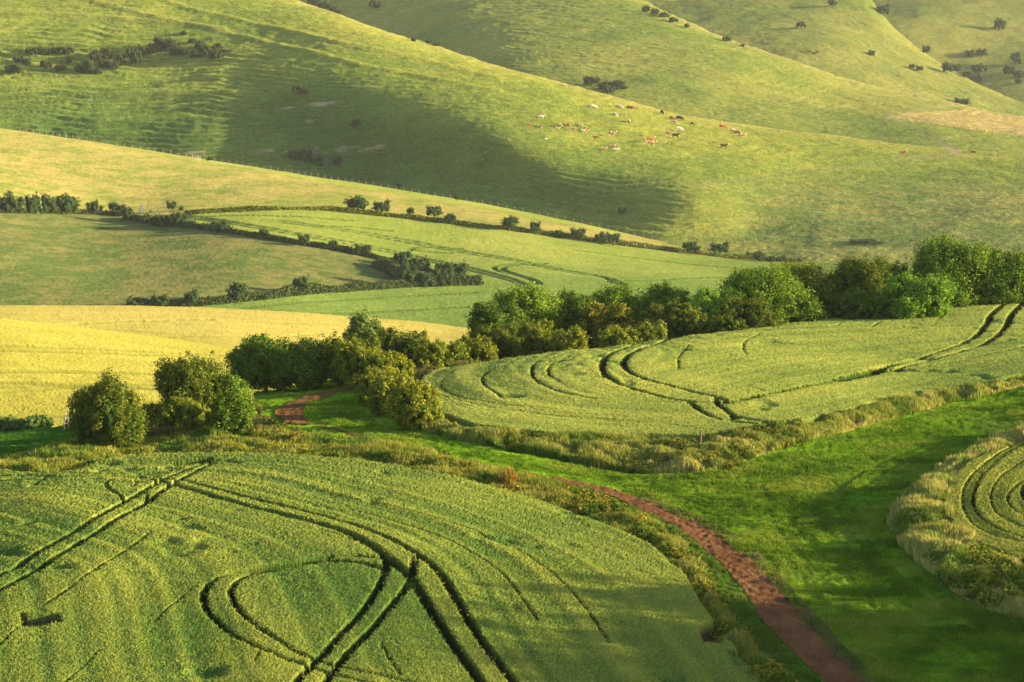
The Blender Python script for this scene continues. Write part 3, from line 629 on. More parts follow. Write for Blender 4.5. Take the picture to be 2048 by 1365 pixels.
def s3_col(U, V, x, y, z):
    n1 = fbm(x*.03, y*.02, 81); n2 = fbm(x*.15, y*.12, 82); n3 = RNG.random(x.shape)
    t = np.clip(.5+(n1-.5)*1.5+(n2-.5)*.8+(n3-.5)*.5, 0, 1)
    c = lerp(C(.08, .14, .028), C(.13, .18, .038), t)
    far = sstep(600, 450, V+(900-U)*.03)[..., None]; c = c*(1-far)+lerp(C(.15, .19, .034), C(.22, .24, .050), t)*far  # upper part painted brighter as if sunlit, lower part darker as if shaded
    c = lerp(c, C(.07, .11, .022), linemask(x, y, T4, S3, 1.5)*.95)
    n4 = .5*fbm(x*.10, y*.09, 84, 4)+.5*fbm(x*.4, y*.35, 86, 3); 
    m = inpoly(U, V, GREY_F); tt = np.clip(.42+(n4-.5)*4+(n3-.5)*.5, 0, 1)
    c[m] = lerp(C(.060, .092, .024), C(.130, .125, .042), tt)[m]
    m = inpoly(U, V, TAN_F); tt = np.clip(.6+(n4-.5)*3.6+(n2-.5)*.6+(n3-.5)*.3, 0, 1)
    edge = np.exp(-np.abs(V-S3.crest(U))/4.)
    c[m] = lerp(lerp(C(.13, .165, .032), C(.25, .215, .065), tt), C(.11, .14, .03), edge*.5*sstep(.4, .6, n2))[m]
    return c
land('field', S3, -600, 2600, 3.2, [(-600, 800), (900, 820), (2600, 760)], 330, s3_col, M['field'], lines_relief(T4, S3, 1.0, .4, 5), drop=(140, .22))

# ------------------------------------------------------------------ the downs
def terr(x, y, z, seed, amp=1.):
    w = fbm(x*.012, y*.012, seed, 3)*9+fbm(x*.07, y*.07, seed+2, 3)*2.2
    ph = (z+w)/1.75; t = ph-np.floor(ph)
    gate = sstep(.3, .62, fbm(x*.05+np.floor(ph)*7.3, y*.05, seed+5, 2))
    return (np.minimum(t/.35, (1-t)/.65)-.5)*gate*amp
BANDS = [[(-100, -60), (150, -5), (300, 35), (480, 75), (700, 125), (900, 165), (1000, 185)], [(200, -40), (400, 25), (560, 62), (700, 92), (850, 120), (1000, 160)], [(-100, 20), (200, 35), (450, 62)]]
def s4_terr_mask(U, V):
    left = sstep(900, 350, U-(V-200)*1.6)*sstep(20, 130, V)
    low = sstep(330, 400, V)*sstep(1500, 1200, U)
    return np.clip(left+low, .12, 1)
def s4_relief(U, V, x, y, z):
    k = s4_terr_mask(U, V)
    r = terr(x, y, z, 91)*k*2.1+(fbm(x*.02, y*.02, 96, 4)-.5)*3.5+(fbm(x*.13, y*.2, 97, 3)-.5)*.55+(fbm(x*.55, y*.45, 98, 2)-.5)*.42
    for b in BANDS:
        kk, d, s = near_line(U, V, b, 8); r = r+kk*kk*(3-2*kk)*.6
    return r
def s4_col(U, V, x, y, z):
    n1 = fbm(x*.015, y*.015, 101, 4); n2 = fbm(x*.1, y*.1+z*.4, 102, 3); n3 = RNG.random(x.shape)
    t = np.clip(.5+(n1-.5)*2+(n2-.5)*1.1+(n3-.5)*.5, 0, 1)
    c = lerp(C(.12, .168, .025), C(.225, .235, .040), t)
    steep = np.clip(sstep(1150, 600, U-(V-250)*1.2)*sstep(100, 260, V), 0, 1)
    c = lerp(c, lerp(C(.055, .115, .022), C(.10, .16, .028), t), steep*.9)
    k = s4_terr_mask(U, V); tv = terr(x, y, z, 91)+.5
    c = lerp(c, C(.20, .21, .045), np.clip(k*sstep(.7, 1, tv)*.5, 0, 1)); c = lerp(c, C(.045, .09, .02), np.clip(k*sstep(.35, .0, tv)*.45, 0, 1))  # terrace crests painted as lit, risers painted as shaded
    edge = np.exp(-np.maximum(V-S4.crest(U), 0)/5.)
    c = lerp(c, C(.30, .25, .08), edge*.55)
    for b in BANDS:
        kk, d, s = near_line(U, V, b, 6); c = lerp(c, C(.21, .215, .04), kk*.5)
    # dry rough pasture low right
    lowr = sstep(330, 400, V)*sstep(1300, 1600, U); c = lerp(c, lerp(C(.10, .14, .035), C(.21, .20, .06), np.clip(.5+(n2-.5)*2.2+(n1-.5)*2, 0, 1)), lowr*.8)
    # bare chalk scars
    for (sx, sy, sw, shh, am) in ((645, 207, 28, 3, 1), (575, 215, 14, 2, .8), (690, 300, 70, 5, .6), (740, 293, 30, 3, .7), (560, 305, 40, 4, .7), (405, 305, 40, 3, .6), (300, 292, 20, 2, .5), (620, 242, 10, 2, .6), (1840, 318, 40, 2, .0)):
        g = np.exp(-((U-sx)/sw)**2-((V-sy+(U-sx)*.08)/shh)**2)*sstep(.42, .60, fbm(x*.25, y*.1+z*.8, 104))
        c = lerp(c, C(.42, .33, .22), np.clip(g*1.3, 0, .85)*am)
    g = np.exp(-((U-1872)/55)**2-((V-315)/3)**2); c = lerp(c, C(.22, .17, .09), g*.5)
    for l in ([(2035, 312), (2042, 330), (2030, 365), (1995, 395), (1920, 440), (1830, 480), (1750, 522)], [(2030, 312), (2034, 330), (2020, 365), (1985, 395), (1910, 440), (1820, 480), (1738, 522)]):
        kk, d, s = near_line(U, V, l, 2.6); c = lerp(c, C(.07, .11, .022), kk*.65)
    return c
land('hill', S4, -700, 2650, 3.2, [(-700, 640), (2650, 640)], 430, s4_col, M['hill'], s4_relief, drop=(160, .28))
TANB = [(1788, 240), (1810, 230), (1850, 222), (1905, 217), (1970, 220), (2048, 231), (2600, 283), (2600, 350), (2048, 274), (1990, 266), (1900, 254), (1830, 245)]
def s5_relief(U, V, x, y, z):
    return terr(x, y, z, 111)*.35+(fbm(x*.018, y*.018, 116, 4)-.5)*4+(fbm(x*.13, y*.2, 117, 3)-.5)*.6+(fbm(x*.5, y*.4, 118, 2)-.5)*.5
def s5_col(U, V, x, y, z):
    n1 = fbm(x*.015, y*.015, 121, 4); n2 = fbm(x*.1, y*.1, 122, 3); n3 = RNG.random(x.shape)
    t = np.clip(.5+(n1-.5)*2+(n2-.5)+(n3-.5)*.5, 0, 1)
    c = lerp(C(.12, .165, .028), C(.22, .225, .045), t)
    edge = np.exp(-np.maximum(V-S5.crest(U), 0)/6.)*sstep(1250, 1350, U)
    c = lerp(c, C(.34, .28, .10), edge*.6)
    low = np.exp(-np.maximum(V-S5.crest(U)-75, 0)/30)  # nearer the valley floor greener
    m = inpoly(U, V, TANB); c[m] = lerp(C(.27, .21, .075), C(.36, .28, .10), np.clip(n2*1.4-.2, 0, 1))[m]
    g = np.exp(-((U-1780)/12)**2-((V-238)/4)**2); c = lerp(c, C(.30, .22, .15), g*.9)
    for l in ([(1785, 242), (1830, 258), (1880, 284), (1925, 305)], [(1790, 241), (1840, 258), (1890, 284), (1930, 304)]):
        kk, d, s = near_line(U, V, l, 2.0); c = lerp(c, C(.20, .16, .09), kk*.6)
    return c
land('hill', S5, 300, 2650, 3.2, [(300, 330), (1100, 330), (1500, 400), (2650, 460)], 300, s5_col, M['hill'], s5_relief, drop=(160, .3))
def s6_relief(U, V, x, y, z):
    return terr(x, y, z, 131)*.35+(fbm(x*.015, y*.015, 136, 4)-.5)*6+(fbm(x*.12, y*.17, 137, 3)-.5)*.7+(fbm(x*.45, y*.35, 138, 2)-.5)*.55
def s6_col(U, V, x, y, z):
    n1 = fbm(x*.012, y*.012, 141, 4); n2 = fbm(x*.08, y*.08, 142, 3); n3 = RNG.random(x.shape)
    t = np.clip(.5+(n1-.5)*2.2+(n2-.5)+(n3-.5)*.5, 0, 1)
    c = lerp(C(.12, .16, .030), C(.22, .215, .052), t)
    return c
land('hill', S6, 900, 2650, 3.6, [(900, 160), (1500, 220), (2650, 420)], 200, s6_col, M['hill'], s6_relief, drop=(160, .3))
land('hill', S7, 1200, 2650, 4, [(1200, 160), (2650, 330)], 160, s6_col, M['hill'], s6_relief, drop=(300, .3))
me = mesh_np('valley_floor', [(-9000, -3000, 0), (9000, -3000, 0), (9000, 14000, 0), (-9000, 14000, 0)], [(0, 1, 2, 3)], np.tile(C(.1, .13, .03), (4, 1)), [M['field']])
tag(add('valley_floor', me), kind='structure')
# ------------------------------------------------------------------ trees and bushes
PAL = {  # (inner leaf darkened as if shaded, outer leaf, tip brightened as if sunlit)
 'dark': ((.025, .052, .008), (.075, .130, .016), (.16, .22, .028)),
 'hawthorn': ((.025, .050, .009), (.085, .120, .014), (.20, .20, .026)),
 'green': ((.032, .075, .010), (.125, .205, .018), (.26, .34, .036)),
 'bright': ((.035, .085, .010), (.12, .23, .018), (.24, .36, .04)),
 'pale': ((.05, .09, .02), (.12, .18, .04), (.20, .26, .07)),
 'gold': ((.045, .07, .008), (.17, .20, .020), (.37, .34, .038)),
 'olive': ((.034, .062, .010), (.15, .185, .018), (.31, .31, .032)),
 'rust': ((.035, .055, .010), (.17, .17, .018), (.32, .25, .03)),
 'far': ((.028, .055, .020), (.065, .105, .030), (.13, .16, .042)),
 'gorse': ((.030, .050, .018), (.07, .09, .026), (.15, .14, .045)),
}
def crown_mesh(name, w, d, h, z0, pal, seed, nleaf, leaf, flat=.0, lobes=9, spiky=.15, round_=.5, blossom=0., puff=34, big=1.):
    """foliage: leaf clumps over overlapping lobes, with a darker mass of inner foliage behind them"""
    r = np.random.default_rng(seed); pal = [np.array(c) for c in PAL[pal]]
    L = []; lobes = int(lobes*1.7)
    for i in range(lobes):
        a = 2*np.pi*i*.382+r.uniform(-.4, .4); q = r.uniform(.35, .80) if i else 0
        zz = (r.uniform(.18, .45) if i % 2 else r.uniform(.5, .78)) if i else .55
        lim = math.sqrt(max(.05, 1-((zz-.36)/.66)**2))
        rr = r.uniform(.20, .34)*(1.6 if i == 0 else 1)
        L.append((math.cos(a)*q*lim*w/2*1.2, math.sin(a)*q*lim*d/2*1.1, z0+zz*(h-z0), rr*w*.62, rr*d*.62, min(rr*(h-z0)*1.05, (h-(z0+zz*(h-z0)))*1.0+.02*h)))
    L = np.array(L)
    nc = max(30, nleaf//puff)
    cl, cn = [], []
    while len(cl) < nc:
        m = nc*2; j = r.integers(0, lobes, m); dr = r.normal(size=(m, 3)); dr[:, 2] = dr[:, 2]*.9+.25; dr /= np.linalg.norm(dr, axis=1)[:, None]
        s = .93+np.abs(r.normal(0, spiky*1.1, m))*np.where(r.random(m) < .35, 1.3, .35)
        p = L[j, :3]+dr*L[j, 3:]*s[:, None]
        q = ((p[:, None, :]-L[None, :, :3])/L[None, :, 3:]); inside = ((q**2).sum(2) < .70).any(1)
        ok = ~inside & (p[:, 2] > z0*.5+.04*h)
        cl += list(p[ok]); cn += list(dr[ok])
    cl = np.array(cl[:nc]); cn = np.array(cn[:nc])
    k = r.integers(0, nc, nleaf)
    # every clump is a small tuft whose leaves face outward
    rc = (min(w, h)*.066*big+leaf*.35)*r.uniform(.55, 1.4, nc)
    o_ = r.normal(size=(nleaf, 3)); o_ /= np.linalg.norm(o_, axis=1)[:, None]; o_ = o_*.75+cn[k]*.7; o_ /= np.linalg.norm(o_, axis=1)[:, None]
    p = cl[k]+o_*rc[k][:, None]*r.uniform(.5, 1.15, (nleaf, 1))+cn[k]*rc[k][:, None]*r.uniform(-.8, .5, (nleaf, 1))
    nrm = o_+r.normal(0, .32, (nleaf, 3))+np.array([0, 0, .12]); nrm /= np.linalg.norm(nrm, axis=1)[:, None]
    t1 = np.cross(nrm, r.normal(size=(nleaf, 3))); t1 /= np.linalg.norm(t1, axis=1)[:, None]+1e-9; t2 = np.cross(nrm, t1)
    s = leaf*r.uniform(.5, 1.2, nleaf)[:, None]
    v = np.stack([p-t1*s*.5, p+t2*s*.36, p+t1*s*.5, p-t2*s*.36], 1).reshape(-1, 3)
    v[:, 2] = np.maximum(v[:, 2], .02)
    f = np.arange(nleaf*4).reshape(-1, 4)
    ck = r.random(nc); hgt = np.clip((p[:, 2]-z0)/(h-z0+1e-6), 0, 1)
    # young tips, brightened as if sunlit, thicken in some clumps and higher up
    tip = np.clip(ck[k]*1.1+hgt*.25-.55+r.normal(0, .16, nleaf), 0, 1)[:, None]
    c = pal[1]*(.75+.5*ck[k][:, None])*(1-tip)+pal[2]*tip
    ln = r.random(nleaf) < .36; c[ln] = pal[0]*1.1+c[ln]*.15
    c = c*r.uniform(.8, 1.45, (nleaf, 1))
    if blossom: m = r.random(nleaf) < blossom; c[m] = np.array([.62, .60, .52])
    cv = np.repeat(c, 4, 0)
    # inner mass
    vs, fs, n0 = [], [], nleaf*4
    th = np.linspace(0, np.pi, 7); ph = np.linspace(0, 2*np.pi, 11)[:-1]
    sph = np.array([(math.sin(a)*math.cos(b), math.sin(a)*math.sin(b), math.cos(a)) for a in th for b in ph])
    sf = [(i*10+j, i*10+(j+1) % 10, (i+1)*10+(j+1) % 10, (i+1)*10+j) for i in range(6) for j in range(10)]
    for q in L:
        vv = q[:3]+sph*q[3:]*.80*r.uniform(.8, 1.05, (len(sph), 1)); vv[:, 2] = np.maximum(vv[:, 2], z0*.6)
        vs.append(vv); fs.append(np.array(sf)+n0); n0 += len(sph)
    # skirt lobe down to the ground for bushes
    allv = np.concatenate([v]+vs); allf = np.concatenate([f]+fs); core = np.concatenate(vs)
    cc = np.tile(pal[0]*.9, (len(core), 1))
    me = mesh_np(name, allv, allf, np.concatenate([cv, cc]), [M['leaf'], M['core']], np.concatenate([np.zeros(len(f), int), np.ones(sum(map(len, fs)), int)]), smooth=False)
    return me
def trunk_mesh(name, h, r0, z0, w, seed):
    r = np.random.default_rng(seed); t = Tri(); bark = (.085, .065, .045)
    top = h*.62; lean = r.normal(0, .04*h, 2)
    t.tube([(0, 0, -.6), (0, 0, 0), (lean[0]*.3, lean[1]*.3, top*.4), (lean[0], lean[1], top)], [r0*1.4, r0*1.15, r0*.8, r0*.3], 7, bark)
    for i in range(6):
        a = i*2*np.pi/6+r.uniform(-.4, .4); zz = z0*.6+r.uniform(.05, .3)*h
        ex, ey, ez = math.cos(a)*w*.34, math.sin(a)*w*.34, zz+r.uniform(.15, .4)*h
        t.tube([(lean[0]*.4, lean[1]*.4, zz), (ex*.5, ey*.5, zz+(ez-zz)*.6), (ex, ey, ez)], [r0*.5, r0*.32, r0*.1], 5, bark)
    return t.mesh(name, [M['bark']], smooth=True)
def ground_z(sh, u, v): x, y, z = sh.P(u, v); return float(x), float(y), float(z)
def put_tree(name, box, pal, label, cat, group, sh=S1, Y=None, nleaf=7000, leaf=.17, bare=.1, seed=0, rz=None, crown=None, trunk=None, **kw):
    u0, u1, vt, vb = box; uc = (u0+u1)/2.
    if Y is None:
        x, y, z = ground_z(sh, uc, vb)
    else:
        x, y, z = [float(q) for q in at(uc, vb, Y)]
    dist = y/math.cos(TH)
    w = (u1-u0)*y/F*1.0; h = (vb-vt)*y/F*1.0
    o = bpy.data.objects.new(name, None); COL.objects.link(o); o.location = (x, y, z-.05)
    tag(o, label, cat, group)
    if crown is None:
        crown = crown_mesh('crown', w*1.0, w*1.0, h*.97, h*bare, pal, seed, nleaf, leaf, **kw); trunk = trunk_mesh('trunk', h, max(.07, w*.028), h*bare, w, seed+1)
        c = add('crown', crown, o); t = add('trunk', trunk, o)
    else:
        c = add('crown', crown, o); t = add('trunk', trunk, o)
        o.scale = (w, w, h); o.rotation_euler = (0, 0, seed*1.7)
    return o
NEAR = [ # box, palette, kind name, label, leaves, Y, kwargs
 ((157, 289, 752, 905), 'hawthorn', 'bush', 'tall dense oval hawthorn bush standing alone at the left above the foreground wheat', 15000, None, dict(lobes=12, bare=.03, spiky=.1)),
 ((322, 455, 718, 856), 'hawthorn', 'bush', 'large dark spiky hawthorn behind the two small bushes left of the path', 15000, None, dict(lobes=10, bare=.05, spiky=.24)),
 ((425, 510, 750, 850), 'green', 'bush', 'lighter green bush merging into the right side of the dark spiky hawthorn', 7000, None, dict(spiky=.2)),
 ((330, 415, 795, 872), 'olive', 'bush', 'small pale olive bush in front of the dark spiky hawthorn', 5000, None, dict(lobes=8, bare=.02)),
 ((368, 412, 808, 880), 'olive', 'tree', 'thin young tree with a bare stem between the two small front bushes', 1800, None, dict(lobes=5, bare=.3)),
 ((420, 503, 792, 882), 'dark', 'bush', 'small dark green bush right of the thin young tree', 7000, None, dict(lobes=9, bare=.03)),
 ((470, 595, 681, 784), 'dark', 'tree', 'dark rounded tree at the left end of the long tree belt', 15000, None, dict(lobes=11, spiky=.18)),
 ((555, 655, 686, 781), 'dark', 'tree', 'dark green tree with bright lower leaves second from the left end of the belt', 12000, None, dict(lobes=11, spiky=.2)),
 ((636, 716, 680, 773), 'olive', 'tree', 'mixed green tree where the path meets the tree belt', 10000, None, dict(lobes=9, spiky=.18)),
 ((693, 770, 630, 750), 'pale', 'tree', 'pale light green tree rising above the bushes against the yellow field', 8000, 222., dict(lobes=9, bare=.2)),
 ((668, 762, 676, 775), 'olive', 'bush', 'brownish olive bush in front of the pale green tree', 9000, None, dict(lobes=9)),
 ((752, 850, 662, 752), 'hawthorn', 'tree', 'arched dark green tree right of the pale green tree', 9000, 220., dict(lobes=9)),
 ((738, 828, 706, 768), 'gold', 'bush', 'rounded yellow green bush below the arched dark tree', 8000, 204., dict(lobes=9, bare=.02)),
 ((828, 900, 680, 745), 'gold', 'bush', 'golden bush behind the dry grass strip, left one of three', 6000, 216., dict(lobes=8, bare=.02)),
 ((882, 942, 684, 740), 'olive', 'bush', 'olive tipped bush in the middle of the golden bushes', 5000, 217., dict(lobes=8, bare=.02)),
 ((925, 990, 672, 735), 'gold', 'bush', 'golden bush at the left foot of the big dark domed tree', 5500, 219., dict(lobes=8, bare=.02)),
 ((722, 795, 737, 808), 'gold', 'bush', 'golden tipped bush at the bend, uppermost of the row of three by the meadow', 8000, None, dict(lobes=9, bare=.0, spiky=.2)),
 ((745, 835, 752, 832), 'gold', 'bush', 'golden tipped bush in the middle of the row of three by the meadow', 9000, None, dict(lobes=9, bare=.0, spiky=.2)),
 ((788, 882, 768, 858), 'gold', 'bush', 'golden tipped bush with dark base, lowest of the row of three by the meadow', 10000, None, dict(lobes=9, bare=.0, spiky=.2)),
 ((982, 1104, 573, 712), 'green', 'tree', 'large dark domed tree in the middle of the belt, its top against the valley field', 17000, 236., dict(lobes=12, bare=.1)),
 ((938, 1035, 607, 722), 'dark', 'tree', 'dark tree leaning on the left side of the big domed tree', 10000, 232., dict(lobes=10, spiky=.2)),
 ((958, 1035, 652, 728), 'hawthorn', 'bush', 'dark low bush under the left side of the domed tree', 6000, 224., dict(lobes=8, bare=.02)),
 ((1030, 1115, 642, 726), 'olive', 'bush', 'olive bush under the right side of the domed tree', 7000, 226., dict(lobes=9, bare=.02)),
 ((1095, 1190, 588, 712), 'dark', 'tree', 'green tree directly right of the big domed tree', 11000, 238., dict(lobes=10)),
 ((1105, 1178, 655, 722), 'gold', 'bush', 'bright yellow green bush at the wheat edge below the dark gap in the belt', 6500, 222., dict(lobes=8, bare=.02)),
 ((1165, 1295, 570, 705), 'green', 'tree', 'broad light green tree with a rounded top in the middle of the belt', 14000, 243., dict(lobes=11)),
 ((1165, 1262, 604, 705), 'rust', 'tree', 'tree with orange tinted leaves in front of the broad light green tree', 9000, 234., dict(lobes=9)),
 ((1195, 1275, 655, 712), 'gold', 'bush', 'wide yellow green bush at the wheat edge below the orange tinted tree', 6500, 223., dict(lobes=8, bare=.02)),
 ((1255, 1335, 640, 703), 'olive', 'bush', 'olive bush flecked with a little white blossom at the wheat edge', 6500, 226., dict(lobes=8, bare=.02, blossom=.015)),
 ((1288, 1375, 570, 690), 'green', 'tree', 'green tree with a tufted top right of the broad light green tree', 11000, 244., dict(lobes=10)),
 ((1282, 1352, 612, 690), 'olive', 'tree', 'olive brown tree below the tufted green tree', 7000, 236., dict(lobes=8)),
 ((1325, 1412, 608, 688), 'hawthorn', 'tree', 'brownish dark hawthorn between the olive tree and the brightest green tree', 8500, 233., dict(lobes=9, spiky=.2)),
 ((1372, 1482, 586, 680), 'bright', 'tree', 'brightest fresh green tree beside the gap in the belt', 13000, 238., dict(lobes=10)),
 ((1408, 1486, 632, 682), 'hawthorn', 'bush', 'low dark bush at the foot of the brightest green tree', 4500, 230., dict(lobes=8, bare=.02)),
 ((1448, 1622, 543, 676), 'green', 'tree', 'wide spreading green tree right of the gap with light clumps', 22000, 242., dict(lobes=14, bare=.08)),
 ((1450, 1545, 598, 676), 'hawthorn', 'bush', 'dark brown green undergrowth under the wide spreading tree', 8000, 236., dict(lobes=9, spiky=.22)),
 ((1535, 1684, 531, 668), 'olive', 'tree', 'tall green tree behind the wide spreading tree with ochre clumps', 17000, 250., dict(lobes=12)),
 ((1664, 1776, 519, 655), 'hawthorn', 'tree', 'dark upright tree with reddish brown leaf clusters right of the ochre clumped tree', 14000, 248., dict(lobes=11, spiky=.12)),
 ((1672, 1792, 580, 656), 'dark', 'bush', 'very dark undergrowth below the upright reddish tree', 8000, 243., dict(lobes=9, bare=.02)),
 ((1764, 1898, 553, 648), 'bright', 'tree', 'lower fresh green tree in front of the tallest tree', 15000, 242., dict(lobes=11, bare=.05)),
 ((1762, 1862, 532, 640), 'dark', 'tree', 'dark tree just left of the tallest tree', 9000, 256., dict(lobes=9)),
 ((1835, 2000, 486, 635), 'green', 'tree', 'tallest tree of the belt, dark at its left and sunlit on top', 26000, 254., dict(lobes=14, bare=.08, spiky=.12)),
 ((1970, 2090, 508, 625), 'green', 'tree', 'green tree at the right edge beside the tallest tree', 14000, 254., dict(lobes=11)),
 ((2060, 2200, 480, 612), 'dark', 'tree', 'dark green tree continuing the belt past the right edge', 10000, 256., dict(lobes=11)),
 ((-12, 55, 834, 878), 'pale', 'bush', 'grey green bush at the far left behind the dark green strip', 5000, 204., dict(lobes=8, bare=.0)),
 ((35, 108, 832, 874), 'pale', 'bush', 'pale bush with bright leaves behind the dark green strip', 5500, 203., dict(lobes=8, bare=.0)),
 ((130, 175, 832, 862), 'dark', 'bush', 'dark low bush peeping out left of the tall oval hawthorn', 2500, 200., dict(lobes=6, bare=.0)),
 ((280, 335, 810, 865), 'olive', 'bush', 'low scrubby growth right of the tall oval hawthorn', 3000, None, dict(lobes=7, bare=.0, spiky=.25)),
]
sd_ = 100
for box, pal, nm, lab, nl, Y, kw in NEAR:
    sd_ += 7
    grp = 'trees and bushes of the belt behind the wheat' if (Y and Y > 210) else 'bushes around the path bend'
    if nm == 'tree' and pal in ('green', 'bright', 'dark', 'olive', 'pale'): kw = dict(kw, puff=52, big=1.35)
    put_tree('bush' if nm == 'bush' else 'tree', box, pal, lab, nm, grp, Y=Y, nleaf=int(nl*1.9), leaf=.15 if nm == 'bush' else .19, seed=sd_, **kw)

# far bushes: a handful of shapes shared by copies of crown and trunk
PROTO = {}
def proto(kind, k):
    if (kind, k) not in PROTO:
        bare = {'tree': .22, 'bush': .02, 'gorse': .0}[kind]; pal = {'tree': 'far', 'bush': 'far', 'gorse': 'gorse'}[kind]
        PROTO[(kind, k)] = (crown_mesh('crown', 1, 1, 1, bare, pal, 500+k*13+len(kind), 2200, .055, lobes=8, spiky=.14), trunk_mesh('trunk', 1, .035, bare, 1, 900+k))
    return PROTO[(kind, k)]
def far_set(lst, sh, group, cat0='bush'):
    for i, it in enumerate(lst):
        box, kind, lab = it[0], it[1], it[2]
        cr, tr = proto(kind, (i*3+len(lab)) % 5)
        nm = 'tree' if kind == 'tree' else ('gorse_bush' if kind == 'gorse' else 'bush')
        put_tree(nm, box, None, lab, 'tree' if kind == 'tree' else 'bush', group, sh=sh, crown=cr, trunk=tr, seed=i)
far_set([
 ((-4, 50, 385, 427), 'bush', 'dark bush at the left edge, first of the hedge below the tan slope'), ((48, 84, 388, 427), 'bush', 'narrow dark bush behind the white blossomed shrub'),
 ((76, 112, 388, 426), 'bush', 'dark bush right of the white blossomed shrub'), ((106, 164, 388, 426), 'bush', 'widest dark bush ending the long dark hedge block'),
 ((173, 204, 400, 429), 'bush', 'single round dark bush standing in the gap right of the hedge block'), ((216, 234, 404, 424), 'tree', 'small thin tree left of a pair on the tan field edge'),
 ((229, 251, 407, 429), 'tree', 'small dark tree beside the round bush at the hedge corner'), ((242, 269, 413, 442), 'bush', 'round bush at the corner where the long diagonal hedge starts'),
 ((332, 356, 402, 424), 'tree', 'lone round tree above the diagonal hedge on the tan field edge'), ((357, 368, 412, 422), 'bush', 'tiny dark bush right of the lone round tree'),
 ((284, 306, 427, 446), 'bush', 'small bush, first after the gap in the diagonal hedge'), ((300, 327, 429, 452), 'bush', 'brownish bush in the upper clump of the diagonal hedge'),
 ((318, 350, 426, 453), 'bush', 'dark bush in the middle of the upper clump of the diagonal hedge'), ((340, 373, 424, 454), 'bush', 'largest bush of the upper clump of the diagonal hedge'),
 ((376, 394, 439, 456), 'bush', 'pointed little bush right of the upper clump'), ((395, 422, 446, 460), 'bush', 'low bush between the two clumps of the diagonal hedge'),
 ((416, 440, 442, 462), 'bush', 'left bush of the pair at the light field'), ((432, 464, 440, 466), 'bush', 'right and larger bush of the pair at the light field'),
 ((517, 540, 457, 477), 'tree', 'pointed tree on the diagonal hedge below the long lit field, first of four'), ((594, 624, 468, 494), 'tree', 'larger tree on the diagonal hedge, second of four'),
 ((654, 676, 480, 500), 'tree', 'small tree on the diagonal hedge, third of four'), ((710, 742, 488, 512), 'tree', 'tree on the diagonal hedge, fourth of four'),
 ((786, 830, 501, 535), 'bush', 'broad dark bush at the top of the hedge junction'), ((822, 864, 514, 545), 'bush', 'dark bush sloping down right of the junction top'),
 ((789, 830, 524, 574), 'tree', 'tall dark tree in front of the hedge junction'), ((868, 908, 534, 572), 'bush', 'brownish rounded bush near the hedge tip'),
 ((870, 910, 523, 550), 'bush', 'dark bush behind the brownish rounded bush'), ((902, 940, 524, 556), 'bush', 'dark bush nearest the hedge tip'),
 ((826, 870, 545, 574), 'bush', 'low dense bush between the tall dark tree and the brownish bush'),
 ((256, 294, 599, 616), 'bush', 'low dark bush at the left end of the lower hedge'), ((301, 338, 587, 616), 'bush', 'pale flecked bush half hidden by the yellow field crest'),
 ((367, 399, 579, 614), 'tree', 'rounded tree on the lower hedge, first from the left'), ((454, 496, 563, 604), 'tree', 'tallest tree on the lower hedge with pale flecks'), ((585, 620, 552, 590), 'tree', 'round isolated tree on the lower hedge below the grey green field'),
 ((515, 545, 585, 600), 'bush', 'low green mound in the lower hedge'),
], S3, 'hedgerow trees and bushes in the valley')
far_set([
 ((694, 741, 392, 426), 'tree', 'largest tree on the upper hedge, leftmost of the row along the tan slope'), ((746, 780, 400, 431), 'tree', 'second tree of the row along the tan slope'),
 ((812, 829, 415, 433), 'tree', 'smallest round tree of the row along the tan slope'), ((852, 884, 411, 438), 'tree', 'open crowned tree after the smallest one in the row'),
 ((889, 915, 427, 448), 'tree', 'low round tree right of the open crowned tree'), ((1001, 1038, 432, 463), 'tree', 'broad crowned tree in the middle of the row along the tan slope'),
 ((1056, 1083, 443, 469), 'tree', 'upright tree right of the broad crowned one'), ((1107, 1129, 459, 476), 'bush', 'small bush between the upright tree and a leaning tree'),
 ((1139, 1176, 456, 482), 'tree', 'leaning broad tree on the upper hedge'), ((1189, 1216, 464, 489), 'tree', 'left tree of the touching pair on the upper hedge'), ((1213, 1240, 465, 492), 'tree', 'right tree of the touching pair on the upper hedge'),
 ((1365, 1399, 482, 510), 'tree', 'dark tree near where the fence meets the field'), ((1420, 1458, 484, 512), 'tree', 'flat topped tree right of the fence end'), ((1489, 1505, 499, 514), 'bush', 'tiny round bush right of the flat topped tree'),
 ((1504, 1534, 502, 523), 'bush', 'dark bush at the lower right end of the upper hedge'), ((1530, 1556, 511, 524), 'bush', 'low brown bush at the end of the upper hedge'), ((1550, 1577, 512, 524), 'bush', 'low dark bush at the end of the upper hedge'), ((1581, 1603, 516, 525), 'bush', 'last small bush of the upper hedge'),
 ((908, 921, 388, 404), 'tree', 'small scrubby tree on the ridge fence'), ((413, 425, 313, 322), 'bush', 'small pale bush on the ridge fence at the left'),
], S3, 'small trees along the foot of the tan slope')
